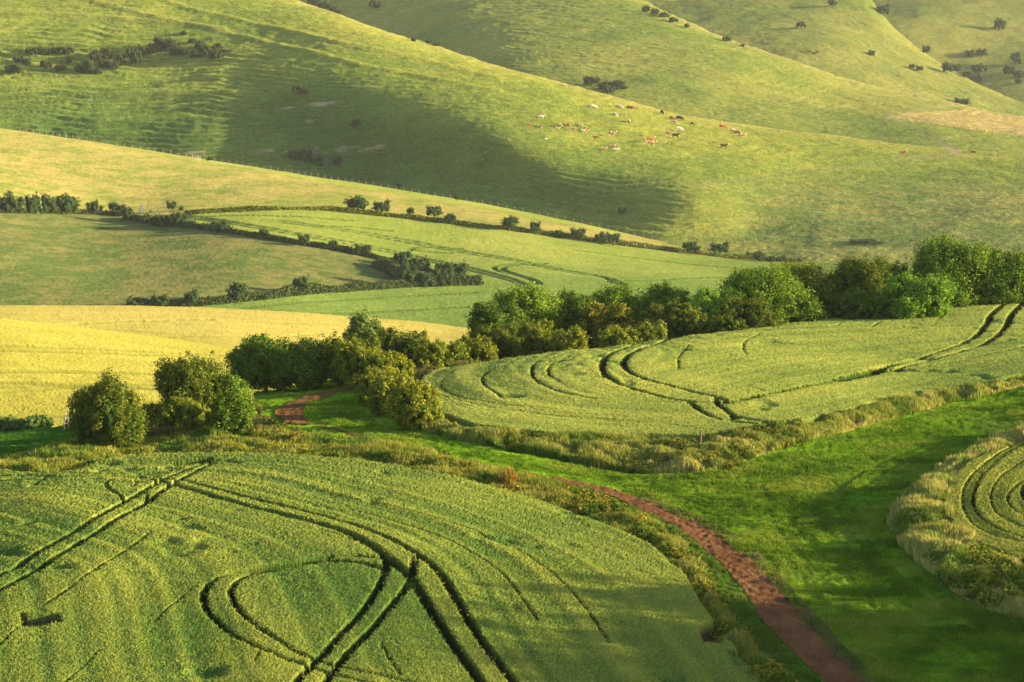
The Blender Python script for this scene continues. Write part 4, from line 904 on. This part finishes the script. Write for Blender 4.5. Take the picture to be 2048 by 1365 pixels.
GB = [(10, 52, 126, 149), (28, 48, 112, 126), (50, 80, 94, 110), (76, 98, 94, 110), (102, 128, 93, 108), (124, 148, 91, 110), (45, 62, 116, 130), (80, 104, 120, 138), (108, 132, 128, 145), (132, 150, 112, 128), (150, 168, 128, 147), (163, 190, 119, 148), (188, 204, 136, 150),
      (178, 206, 98, 124), (204, 228, 96, 120), (196, 222, 118, 136), (228, 252, 108, 132), (215, 236, 122, 140), (252, 278, 92, 118), (262, 284, 104, 130), (276, 300, 90, 112), (296, 318, 86, 106), (308, 336, 74, 100), (330, 352, 76, 104), (340, 362, 86, 112), (352, 374, 92, 112), (360, 374, 62, 72), (376, 394, 76, 88), (388, 412, 80, 98), (396, 424, 90, 114), (418, 442, 96, 122), (424, 448, 86, 102), (380, 404, 100, 118), (440, 466, 98, 106)]
far_set([(b, 'gorse', 'brownish gorse bush in the long patch on the upper left hillside') for b in GB], S4, 'gorse bushes on the upper left hillside')
far_set([
 ((584, 612, 171, 188), 'gorse', 'pale yellow green bush alone above the chalk scrape'), ((703, 722, 238, 254), 'gorse', 'small pale shrub in the shaded hollow'), ((598, 626, 298, 325), 'gorse', 'greyish bush in the shaded hollow, left of a group'),
 ((624, 648, 312, 336), 'bush', 'round green bush in the middle of the shaded group'), ((664, 686, 311, 332), 'bush', 'round green bush at the right of the shaded group'), ((575, 600, 300, 320), 'bush', 'dark bush at the upper left of the shaded group'),
 ((821, 832, 76, 84), 'bush', 'single tiny dark bush on the hill ridge'), ((850, 866, 79, 89), 'bush', 'low dark bush on the hill ridge right of the single tiny one'), ((864, 884, 84, 93), 'bush', 'low spreading scrub on the hill ridge'),
 ((1234, 1252, 412, 428), 'bush', 'dark faint bush low in the shaded hollow'), ((790, 802, 366, 376), 'bush', 'faint shrub just above the ridge fence in shade'), ((1700, 1765, 478, 488), 'bush', 'long low patch of scrub at the foot of the big hill'),
], S4, 'scattered bushes on the big hill')
far_set([
 ((1168, 1200, 152, 170), 'gorse', 'scrub bush in the dip behind the grazing hill, leftmost'), ((1196, 1222, 162, 180), 'gorse', 'dark scrub bush in the middle of the dip'), ((1222, 1254, 160, 180), 'gorse', 'brownish scrub bush in the dip, rightmost'), ((1205, 1232, 172, 188), 'bush', 'lowest scrub bush in the dip'),
 ((1284, 1302, 11, 24), 'bush', 'dark bush just below the second ridge, uppermost of the line'), ((1300, 1320, 17, 30), 'bush', 'second dark bush of the line below the second ridge'), ((1318, 1340, 24, 36), 'bush', 'third dark bush of the line below the second ridge'), ((1336, 1358, 34, 45), 'bush', 'low scrub of the line below the second ridge'),
 ((1367, 1380, 47, 56), 'bush', 'small round bush ending the line below the second ridge'), ((1444, 1463, 72, 84), 'bush', 'dark bush on the second ridge line'), ((1480, 1490, 88, 94), 'bush', 'tiny bush on the second ridge line'),
 ((615, 640, -4, 12), 'gorse', 'gorse at the top edge left of the slope, first clump'), ((636, 662, 2, 18), 'gorse', 'gorse at the top edge left of the slope, middle clump'), ((658, 682, 12, 26), 'gorse', 'gorse at the top edge left of the slope, lowest clump'), ((738, 760, 0, 16), 'gorse', 'brown gorse near the top edge above the ridge'),
], S5, 'scrub on the second hill')
far_set([
 ((1656, 1673, -2, 12), 'bush', 'round bush at the top edge, left of two'), ((1752, 1779, -4, 18), 'bush', 'larger round bush at the top edge, right of two'), ((1594, 1612, 42, 57), 'bush', 'lone round bush high on the farthest slope'), ((1735, 1751, 101, 114), 'tree', 'lone little tree on the farthest slope'),
 ((1843, 1863, 76, 92), 'bush', 'bush with a long shadow near the upper right'), ((1818, 1830, 128, 137), 'gorse', 'low scrub left of a small dark bush'), ((1832, 1846, 131, 142), 'bush', 'small dark bush beside low scrub'),
 ((1882, 1906, 124, 146), 'bush', 'dark bush at the left of the middle right group'), ((1902, 1924, 127, 144), 'bush', 'second bush of the middle right group'), 
 ((1600, 1640, 102, 108), 'gorse', 'faint scrub patch on the farthest slope'), ((1910, 1940, 196, 210), 'bush', 'dark scrub just above the tan field'), ((1925, 1946, 136, 148), 'gorse', 'low scrub in the gap of the middle right group'),
], S6, 'bushes on the farthest slope')
far_set([
 ((1987, 2013, 37, 61), 'bush', 'largest round bush near the upper right corner'), ((1928, 1952, 100, 114), 'bush', 'left half of the wide dark bush pair at the right'), ((1948, 1976, 98, 113), 'bush', 'right half of the wide dark bush pair at the right'),
 ((2018, 2044, 104, 128), 'bush', 'dark upright bush at the right edge'), ((1942, 1974, 127, 147), 'bush', 'broad bush on the near side of the right hollow'), ((1936, 1964, 146, 166), 'bush', 'lowest round bush of the group in the right hollow'),
 ((2004, 2032, 131, 149), 'bush', 'bush in the right hollow near the edge, upper one'), ((2024, 2052, 140, 156), 'bush', 'bush cut by the right edge'), ((2028, 2046, 157, 169), 'bush', 'small bush in the right hollow near the edge, lower one'),
], S7, 'bushes in the far right hollow')

# continuous low hedges
def hedge(name, line, h, w, label, seed, n, sh=S3, pal='far', blos=0):
    P = np.array([sh.P(a, b) for a, b in smooth_line(line, 1)], float); seg = np.linalg.norm(np.diff(P, axis=0), axis=1); cum = np.concatenate([[0], np.cumsum(seg)])
    r = np.random.default_rng(seed); pal = [np.array(c) for c in PAL[pal]]
    s = r.uniform(0, cum[-1], n); p = np.stack([np.interp(s, cum, P[:, i]) for i in range(3)], 1)
    hh = h*(.45+fbm(s/9., s*0, seed, 3)*1.1)
    a = r.uniform(-.25*np.pi, 1.25*np.pi, n); rad = np.sqrt(r.uniform(.35, 1, n))
    p[:, 0] += np.cos(a)*rad*w*.35*r.choice([-1, 1], n); p[:, 1] += np.cos(a)*rad*w*.5; p[:, 2] += np.abs(np.sin(a))*rad*hh
    nrm = r.normal(size=(n, 3))+np.array([0, 0, .3]); nrm /= np.linalg.norm(nrm, axis=1)[:, None]
    t1 = np.cross(nrm, r.normal(size=(n, 3))); t1 /= np.linalg.norm(t1, axis=1)[:, None]+1e-9; t2 = np.cross(nrm, t1); q = .34*r.uniform(.6, 1.3, (n, 1))
    v = np.stack([p-t1*q, p+t2*q*.7, p+t1*q, p-t2*q*.7], 1).reshape(-1, 3)
    k = r.random((n, 1)); c = pal[0]*(1-k)+pal[2]*k*.6+pal[1]*.5*k
    me = mesh_np(name, v, np.arange(n*4).reshape(-1, 4), np.repeat(c, 4, 0), [M['leaf']], smooth=False)
    # woody core so that it is not see-through
    o = add(name, me); tag(o, label, 'hedge', 'hedges in the valley'); return o
hedge('hedge', HEDGE_A[1:], 1.5, 2.2, 'long diagonal hedge between the grey green field and the light green field', 301, 16000)
hedge('hedge', HEDGE_B, 2.2, 3.0, 'lower hedge running from the yellow field crest to the hedge junction', 302, 16000)
hedge('hedge', HEDGE_C, 1.2, 3.0, 'low green hedge at the foot of the tan slope under the row of trees', 303, 22000, pal='olive')
hedge('hedge', [(-40, 426), (60, 427), (130, 427), (200, 428), (250, 432)], 1.3, 2.0, 'low growth under the dark bushes at the left edge', 304, 4000)
hedge('hedge', [(755, 534), (790, 548), (800, 562), (860, 566), (955, 569)], 2.6, 5., 'dense low growth filling the tip where two hedges meet', 305, 8000)
# the white blossoming shrub by the left hedge
put_tree('bush', (70, 87, 402, 428), 'pale', 'small shrub covered in white blossom in front of the dark hedge block', 'bush', 'hedgerow trees and bushes in the valley', sh=S3, nleaf=900, leaf=.3, seed=77, blossom=.5, lobes=6)

# unseen trees added right of the view to shade the foreground wheat and meadow
SHADE_TREES = [(52, 80, 12, 16), (54, 90, 12, 16), (52, 100, 12.4, 16), (54, 109, 12, 15), (54, 118, 11, 14), (60, 85, 13, 16), (61, 97, 13, 16), (60, 108, 12.6, 15), (55, 126, 8, 11)]
for i, (x, y, h, w_) in enumerate(SHADE_TREES):
    u, v = 1024+x/y*F, 0
    zz = -30.5+CAMZ
    o = bpy.data.objects.new('tree', None); COL.objects.link(o); o.location = (x, y, zz-.3)
    tag(o, 'unseen dark leafy tree added beyond the right edge for shade, %s one' % ['first', 'second', 'third', 'fourth', 'fifth', 'sixth', 'seventh', 'eighth', 'ninth', 'tenth'][i], 'tree', 'trees added beyond the right edge for shade')
    add('crown', crown_mesh('crown', w_, w_, h, h*.12, 'dark', 700+i, 6000, .45, lobes=10, spiky=.2), o); add('trunk', trunk_mesh('trunk', h, .3, h*.12, w_, 800+i), o)
# ------------------------------------------------------------------ cattle
def skin(pts, edges, rad, root=0, sub=2):
    me = bpy.data.meshes.new('tmp'); me.from_pydata(pts, edges, []); ob = bpy.data.objects.new('tmp', me); COL.objects.link(ob)
    md = ob.modifiers.new('s', 'SKIN'); sv = me.skin_vertices[0].data if me.skin_vertices else None
    if sv is None:
        import bmesh
        bm = bmesh.new(); bm.from_mesh(me); bm.verts.layers.skin.verify(); bm.to_mesh(me); bm.free(); sv = me.skin_vertices[0].data
    for i, r in enumerate(rad): sv[i].radius = r if isinstance(r, tuple) else (r, r); sv[i].use_root = (i == root)
    s2 = ob.modifiers.new('d', 'SUBSURF'); s2.levels = sub; s2.render_levels = sub
    dg = bpy.context.evaluated_depsgraph_get(); ev = ob.evaluated_get(dg); out = bpy.data.meshes.new_from_object(ev)
    co = np.empty(len(out.vertices)*3); out.vertices.foreach_get('co', co); co = co.reshape(-1, 3)
    fs = [tuple(p.vertices) for p in out.polygons]
    bpy.data.objects.remove(ob); bpy.data.meshes.remove(me); bpy.data.meshes.remove(out)
    return co, fs
def cow_shape(pose):
    # facing +x, withers 1.4 m, about 2.3 m long
    z0 = 0 if pose != 'lie' else -.62
    P = [(-.85, 0, 1.12), (-.35, 0, 1.02), (.25, 0, 1.00), (.72, 0, 1.10)]; R = [(.27, .30), (.36, .40), (.35, .39), (.25, .33)]
    E = [(0, 1), (1, 2), (2, 3)]
    if pose == 'graze': nk = [(1.02, 0, .92), (1.24, 0, .52), (1.36, 0, .28), (1.50, .0, .12)]
    elif pose == 'lie': nk = [(1.0, 0, 1.25), (1.18, 0, 1.42), (1.36, 0, 1.38), (1.55, 0, 1.26)]
    else: nk = [(1.02, 0, 1.24), (1.25, 0, 1.40), (1.44, 0, 1.36), (1.66, 0, 1.22)]
    b = len(P); P += nk; R += [(.17, .21), (.13, .15), (.13, .15), (.075, .085)]; E += [(3, b), (b, b+1), (b+1, b+2), (b+2, b+3)]
    for s in (-1, 1):   # ears
        k = len(P); e = nk[1]; P.append((e[0]+.02, s*.24, e[2]+.05)); R.append((.035, .05)); E.append((b+1, k))
    for j, (xx, at_) in enumerate(((-.80, 0), (.62, 3))):
        for s in (-1, 1):
            k = len(P)
            if pose == 'lie':
                P += [(xx, s*.20, .86), (xx+.30, s*.34, .70), (xx+.02 if j == 0 else xx+.45, s*.36, .68)]; R += [(.15, .15), (.085, .085), (.06, .06)]
            elif j == 0:
                st = .12*s*(1 if pose == 'walk' else .4)
                P += [(xx+.02, s*.17, .80), (xx-.13+st, s*.18, .46), (xx-.05+st, s*.18, .05)]; R += [(.17, .17), (.075, .07), (.06, .05)]
            else:
                st = -.14*s*(1 if pose == 'walk' else .3)
                P += [(xx+.02, s*.16, .74), (xx+.02+st*.5, s*.17, .42), (xx+.03+st, s*.17, .05)]; R += [(.13, .14), (.07, .06), (.06, .05)]
            E += [(at_, k), (k, k+1), (k+1, k+2)]
    k = len(P); P += [(-1.12, 0, 1.20), (-1.20, 0, .78), (-1.18, 0, .50)]; R += [(.05, .05), (.028, .028), (.045, .045)]; E += [(0, k), (k, k+1), (k+1, k+2)]
    co, fs = skin(P, E, R, root=1)
    co[:, 2] += z0
    co[:, 2] = np.maximum(co[:, 2], 0)
    return co, fs, np.array(nk), z0
CS = {p: cow_shape(p) for p in ('stand', 'walk', 'graze', 'lie')}
HIDE = {'white': (.62, .56, .44), 'cream': (.55, .43, .28), 'tan': (.42, .26, .13), 'brown': (.24, .10, .05), 'red': (.42, .13, .045), 'dark': (.10, .05, .035), 'black': (.02, .02, .022)}
def cow_mesh(pose, c1, c2, amt, face, seed):
    co, fs, nk, z0 = CS[pose]
    k = fbm(co[:, 0]*2.6+seed*3.1, co[:, 2]*2.6+co[:, 1]*1.5+seed, seed, 2)
    c = lerp(C(*HIDE[c1]), C(*HIDE[c2]), sstep(.5, .56, k+(amt-.5)) if amt > 0 else np.zeros(len(co)))
    low = (co[:, 2] < .42) & (amt > 0); c[low] = C(*HIDE[c2])
    d = np.linalg.norm(co-(nk[2]+np.array([0, 0, z0])), axis=1)
    if face: c[d < .24] = C(*HIDE[face])
    mz = np.linalg.norm(co-(nk[3]+np.array([0, 0, z0])), axis=1); c[mz < .06] = C(.25, .16, .12)
    me = bpy.data.meshes.new('cow'); me.from_pydata([tuple(p) for p in co], [], fs)
    for p in me.polygons: p.use_smooth = True
    a = me.attributes.new('Col', 'FLOAT_COLOR', 'POINT'); cc = np.ones((len(co), 4), np.float32); cc[:, :3] = c; a.data.foreach_set('color', cc.ravel())
    me.materials.append(M['hide']); return me
# u, v of the feet, pose, main coat, second coat, amount, face, heading in degrees (0 = to the right), size, label
COWS = [
 (1128, 176, 'graze', 'tan', 'cream', .3, None, 10, .85, 'tan cow alone high up by the ridge track'),
 (1187, 220, 'graze', 'white', 'white', 0, None, 0, 1.05, 'large white cow grazing, leftmost of the upper white ones'),
 (1239, 219, 'graze', 'white', 'white', 0, None, -20, .95, 'white cow grazing just left of the brown pair near the ridge'),
 (1260, 221, 'graze', 'dark', 'brown', .4, None, 0, .95, 'dark brown cow at the rear of the pair near the ridge'),
 (1267, 222, 'graze', 'brown', 'cream', .45, None, -5, 1.0, 'brown and cream cow grazing at the front of the pair near the ridge'),
 (1230, 235, 'graze', 'white', 'white', 0, None, -60, 1.0, 'white cow seen end on below the upper white ones'),
 (1258, 249, 'stand', 'tan', 'dark', .4, None, -100, 1.0, 'tan cow with a dark flank facing the valley'),
 (1082, 239, 'walk', 'white', 'white', 0, None, 0, .85, 'white calf walking, farthest left of the white ones'),
 (1057, 254, 'stand', 'red', 'red', 0, 'white', 0, .7, 'red calf, leftmost of the whole herd'),
 (1081, 258, 'stand', 'cream', 'tan', .4, None, -50, .75, 'cream calf right of the leftmost red calf'),
 (1107, 257, 'lie', 'dark', 'brown', .4, None, 180, .8, 'dark calf lying down behind a tan one'),
 (1114, 259, 'lie', 'tan', 'cream', .4, None, 0, .85, 'tan calf lying beside the dark lying calf'),
 (1126, 254, 'stand', 'white', 'white', 0, None, 200, .7, 'white calf standing against the big brown cow'),
 (1134, 258, 'stand', 'brown', 'tan', .5, 'dark', 180, 1.05, 'big brown cow with a dark head turned left'),
 (1147, 264, 'stand', 'cream', 'tan', .5, None, 160, .8, 'cream and tan calf right of the big brown cow'),
 (1164, 254, 'stand', 'white', 'white', 0, None, -80, .7, 'small white calf seen end on in the middle of the herd'),
 (1172, 262, 'graze', 'brown', 'cream', .4, 'white', 20, .75, 'brown calf behind the brown and white calf'),
 (1169, 267, 'stand', 'brown', 'white', .5, None, -150, .75, 'brown and white calf below the small end on white calf'),
 (1224, 273, 'stand', 'red', 'white', .42, 'white', 0, 1.0, 'orange and white cow standing side on in the centre'),
 (1192, 280, 'stand', 'brown', 'brown', 0, None, 180, .75, 'solid dark red calf standing alone'),
 (1094, 282, 'lie', 'cream', 'white', .4, None, 40, .95, 'cream cow lying apart at the lower left of the herd'),
 (1226, 294, 'lie', 'cream', 'tan', .4, None, 180, .85, 'pale calf lying, top one of three resting together'),
 (1207, 299, 'lie', 'cream', 'tan', .5, None, 0, .8, 'pale calf lying, left one of three resting together'),
 (1231, 301, 'lie', 'white', 'cream', .3, None, 0, .8, 'whitest calf of three resting together'),
 (1290, 285, 'stand', 'red', 'white', .3, None, -100, .75, 'red calf behind the two orange cows'),
 (1301, 285, 'stand', 'red', 'white', .35, 'white', 10, 1.05, 'orange cow with a white face, upper of two'),
 (1304, 293, 'stand', 'red', 'white', .42, 'white', 5, 1.0, 'orange and white cow, lower of two'),
 (1324, 230, 'graze', 'black', 'black', 0, None, -70, .95, 'black cow seen end on near the ridge'),
 (1345, 242, 'graze', 'brown', 'tan', .4, None, 0, .95, 'brown cow grazing left of the large black cow'),
 (1359, 243, 'graze', 'black', 'black', 0, None, 0, 1.1, 'large black cow grazing side on'),
 (1349, 250, 'graze', 'tan', 'white', .45, None, -10, .95, 'tan and white cow just below the large black cow'),
 (1385, 252, 'graze', 'brown', 'brown', 0, None, -50, .8, 'small brown cow alone right of the large black cow'),
 (1358, 264, 'graze', 'white', 'white', 0, None, 0, 1.05, 'white cow grazing below the large black cow'),
 (1336, 273, 'graze', 'red', 'white', .48, 'white', -30, .95, 'orange and white cow left of the lower black cow'),
 (1351, 277, 'walk', 'black', 'black', 0, None, 5, .95, 'black cow walking with its head raised'),
 (1326, 286, 'lie', 'red', 'white', .4, 'white', 0, .75, 'red and white calf lying below the black walking cow'),
 (1446, 259, 'graze', 'red', 'red', 0, None, 0, 1.0, 'solid bright red cow grazing'),
 (1467, 267, 'graze', 'brown', 'white', .5, None, 0, .95, 'brown and white cow, upper left of a row of three'),
 (1475, 271, 'graze', 'brown', 'cream', .45, None, -30, 1.0, 'brown cow in the middle of a row of three'),
 (1483, 277, 'stand', 'red', 'white', .42, 'white', 0, .95, 'red and white cow, lower right of a row of three'),
 (1448, 298, 'stand', 'dark', 'dark', 0, 'white', 0, 1.0, 'dark brown cow with a white face standing alone'),
 (1805, 312, 'walk', 'brown', 'tan', .4, 'white', 0, 1.0, 'brown cow with a white head walking right along the post fence'),
]
for i, (u, v, pose, c1, c2, am, face, hd, sz, lab) in enumerate(COWS):
    x, y, z = [float(q) for q in S4.P(u, v)]
    # stand on the relieved surface
    z += float(s4_relief(np.array([u*1.]), np.array([v*1.]), np.array([x]), np.array([y]), np.array([z]))[0])*0
    o = add('cow', cow_mesh(pose, c1, c2, am, face, i)); o.location = (x, y, z-.02); o.rotation_euler = (0, 0, math.radians(hd)); o.scale = (sz*1.3, sz*1.4, sz*1.5)
    tag(o, lab, 'cow', 'cattle grazing on the hillside')

# ------------------------------------------------------------------ troughs, posts and fences
def trough(u, v, L, lab, col, rz=0):
    x, y, z = [float(q) for q in S4.P(u, v)]
    t = bpy.data.objects.new('feed_trough', None); COL.objects.link(t); t.location = (x, y, z); t.rotation_euler = (0, 0, rz); tag(t, lab, 'trough')
    b = Tri()
    for s in (-1, 1): b.box((0, s*.45, .45), (L, .08, .7), 0, col); b.box((s*(L/2-.04), 0, .45), (.08, .82, .7), 0, col)
    b.box((0, 0, .18), (L-.16, .82, .08), 0, col); add('tub', b.mesh('tub', [M['wood']]), t)
    f = Tri(); f.box((0, 0, .72), (L-.18, .78, .06), 0, (.42, .33, .18)); add('feed', f.mesh('feed', [M['wood']]), t)
    for sx in (-1, 1):
        l = Tri(); l.box((sx*L*.36, 0, .02), (.18, .9, .26), 0, (.12, .08, .06)); add('foot', l.mesh('foot', [M['wood']]), t)
trough(1946, 306, 2.1, 'dark red feed trough with a pale top on the hill shoulder at the right', (.12, .04, .035))
trough(1871, 314, 1.9, 'tan feed trough standing on bare earth beside the post fence', (.30, .19, .12), .1)
def fence(name, line, sh, step, ph, pr, col, label, relief=None, maxn=99, rails=3, skip=None, struts=()):
    P = np.array([sh.P(a, b) for a, b in smooth_line(line, 1)], float); cum = np.concatenate([[0], np.cumsum(np.linalg.norm(np.diff(P, axis=0), axis=1))])
    n = min(maxn, int(cum[-1]/step)+1); s = np.linspace(0, cum[-1], n); Q = np.stack([np.interp(s, cum, P[:, i]) for i in range(3)], 1)
    o = bpy.data.objects.new(name, None); COL.objects.link(o); o.location = tuple(Q[n//2]); tag(o, label, 'fence')
    c0 = Q[n//2]; base = None; r = np.random.default_rng(n)
    for i, q in enumerate(Q):
        if base is None:
            t = Tri(); t.tube([(0, 0, -.4), (0, 0, ph*.97), (0, 0, ph)], [pr, pr, pr*.6], 6, col); base = t.mesh('post', [M['wood']])
        p = add('post', base, o); p.location = tuple(q-c0+np.array([0, 0, r.normal(0, .03)])); p.rotation_euler = (r.normal(0, .04), r.normal(0, .04), 0); k = r.uniform(.9, 1.12); p.scale = (1, 1, k)
    for k in range(rails):
        t = Tri(); zz = ph*(.35+.28*k); t.tube([tuple(q-c0+np.array([0, 0, zz])) for q in Q], [.012]*n, 4, (.22, .2, .18), cap=False); add('wire', t.mesh('wire', [M['wire']]), o)
    for (u, v) in struts:
        q = np.array(sh.P(u, v), float)-c0
        for sx in (-1, 1):
            t = Tri(); t.tube([tuple(q+np.array([sx*1.7, 0, 0])), tuple(q+np.array([0, 0, ph*.95]))], [pr*.8, pr*.8], 5, col); add('strut', t.mesh('strut', [M['wood']]), o)
    return o
WD = (.34, .29, .22)
fence('fence', [(40, 263), (200, 287), (420, 322), (560, 344), (700, 366), (850, 390), (1000, 416), (1100, 435), (1200, 457), (1300, 479), (1375, 498)], S3, 3.1, 1.35, .09, WD, 'long post and wire fence along the top of the tan slope')
fence('fence', [(1412, 368), (1500, 360), (1600, 349), (1700, 337), (1790, 325), (1850, 318), (1915, 311)], S4, 2.5, 1.35, .075, (.42, .37, .25), 'pale post fence running up across the hillside below the cattle', struts=[(1412, 368)])
fence('fence', [(1165, 392), (1205, 386), (1240, 377), (1275, 371), (1340, 369), (1410, 369)], S4, 4.2, 1.3, .10, WD, 'sparse fence in the shaded hollow left of the braced corner post')
fence('fence', [(1790, 241), (1900, 256), (1990, 268), (2060, 276), (2200, 292)], S5, 4., 1.5, .10, (.14, .11, .08), 'dark post fence along the lower edge of the far tan field')
fence('fence', [(1792, 240), (1825, 226), (1860, 218), (1895, 215)], S5, 3.2, 1.5, .11, (.5, .44, .3), 'pale post fence along the upper edge of the far tan field')
fence('fence', [(1882, 293), (1897, 298), (1908, 304), (1918, 312), (1928, 313)], S4, 1.1, 1.4, .10, (.40, .31, .22), 'close set timber fence beside the chalk track on the hill shoulder')
fence('fence', [(960, 316), (975, 308), (985, 301)], S4, 3., 1.5, .10, (.5, .44, .34), 'short fence line climbing at the edge of the shaded hollow')
fence('fence', [(385, 318), (392, 319), (400, 321)], S3, 1.1, 1.5, .10, (.5, .45, .36), 'short pale gate like fence piece on the ridge fence at the left')
fence('fence', [(905, 449), (1000, 462), (1100, 473), (1240, 492), (1350, 504), (1440, 516)], S3, 6., 1.4, .07, (.2, .16, .12), 'low dark fence posts behind the upper hedge')
fence('fence', [(128, 861), (142, 856), (160, 851)], S1, 1., 1.2, .05, (.2, .18, .15), 'small rail fence at the left beside the tall oval hawthorn', rails=4)
# post in the grass bank
x, y, z = [float(q) for q in S1.P(1401, 910)]
t = Tri(); t.tube([(0, 0, -.4), (0, 0, .9), (.01, 0, 1.05)], [.07, .065, .05], 8, (.20, .13, .08)); o = add('post', t.mesh('post', [M['wood']])); o.location = (x, y, z+.45); tag(o, 'single weathered wooden post standing in the tall grass bank', 'post')
# standing stone shapes by the hedge corner
for (u, v, s, lab) in ((283, 425, 1.3, 'grey upright stone beside the hedge corner on the tan field'), (301, 427, .7, 'small pale stone right of the upright stone')):
    x, y, z = [float(q) for q in S3.P(u, v)]
    t = Tri(); t.box((0, 0, s*.6), (1.0*s, .7*s, s*1.9), .3, (.16, .18, .17), top=.45); o = add('stone', t.mesh('stone', [M['wood']])); o.location = (x, y, z); tag(o, lab, 'stone')
# ------------------------------------------------------------------ camera, light, air
cam = bpy.data.cameras.new('camera'); co_ = bpy.data.objects.new('camera', cam); COL.objects.link(co_)
co_.location = (0, 0, CAMZ); co_.rotation_euler = (math.pi/2-TH, 0, 0); cam.lens = F/W*36; cam.sensor_width = 36; cam.clip_start = 1; cam.clip_end = 30000
scene.camera = co_
w = bpy.data.worlds.new('World'); scene.world = w; w.use_nodes = True; nt = w.node_tree
bg = nt.nodes['Background']; sky = nt.nodes.new('ShaderNodeTexSky'); sky.sky_type = 'NISHITA'; sky.sun_disc = False
sky.sun_elevation = math.radians(SUN_EL); sky.sun_rotation = math.radians(90+SUN_AZ); sky.altitude = 100; sky.dust_density = 1.5
nt.links.new(sky.outputs[0], bg.inputs[0]); bg.inputs[1].default_value = .09
sl = bpy.data.lights.new('sun', 'SUN'); sl.energy = 5.0; sl.angle = math.radians(.55); sl.color = (1, .80, .46)
so = bpy.data.objects.new('sun', sl); COL.objects.link(so)
from mathutils import Vector
sd = Vector((math.cos(math.radians(SUN_EL))*math.cos(math.radians(SUN_AZ)), -math.cos(math.radians(SUN_EL))*math.sin(math.radians(SUN_AZ)), math.sin(math.radians(SUN_EL))))
so.rotation_euler = sd.to_track_quat('Z', 'Y').to_euler()
if HAZE:
    hx = Tri(); hx.box((100, 1400, 64), (2600, 3100, 138))
    # box from a metre below the lowest ground to just above the highest thing
    m = bpy.data.materials.new('haze'); m.use_nodes = True; m.node_tree.nodes.clear()
    o_ = m.node_tree.nodes.new('ShaderNodeOutputMaterial'); pv = m.node_tree.nodes.new('ShaderNodeVolumePrincipled')
    pv.inputs['Color'].default_value = (.86, .90, .95, 1); pv.inputs['Density'].default_value = HAZE; pv.inputs['Anisotropy'].default_value = .2
    m.node_tree.links.new(pv.outputs[0], o_.inputs['Volume'])
    ho = add('haze', hx.mesh('haze', [m])); tag(ho, kind='stuff')
scene.render.engine = 'CYCLES'
scene.view_settings.view_transform = 'Standard'; scene.view_settings.look = 'None'; scene.view_settings.gamma = 1
scene.view_settings.exposure = EXPO
scene.render.resolution_x = 1024; scene.render.resolution_y = 682
scene.cycles.max_bounces = 5; scene.cycles.volume_bounces = 0; scene.cycles.transparent_max_bounces = 4
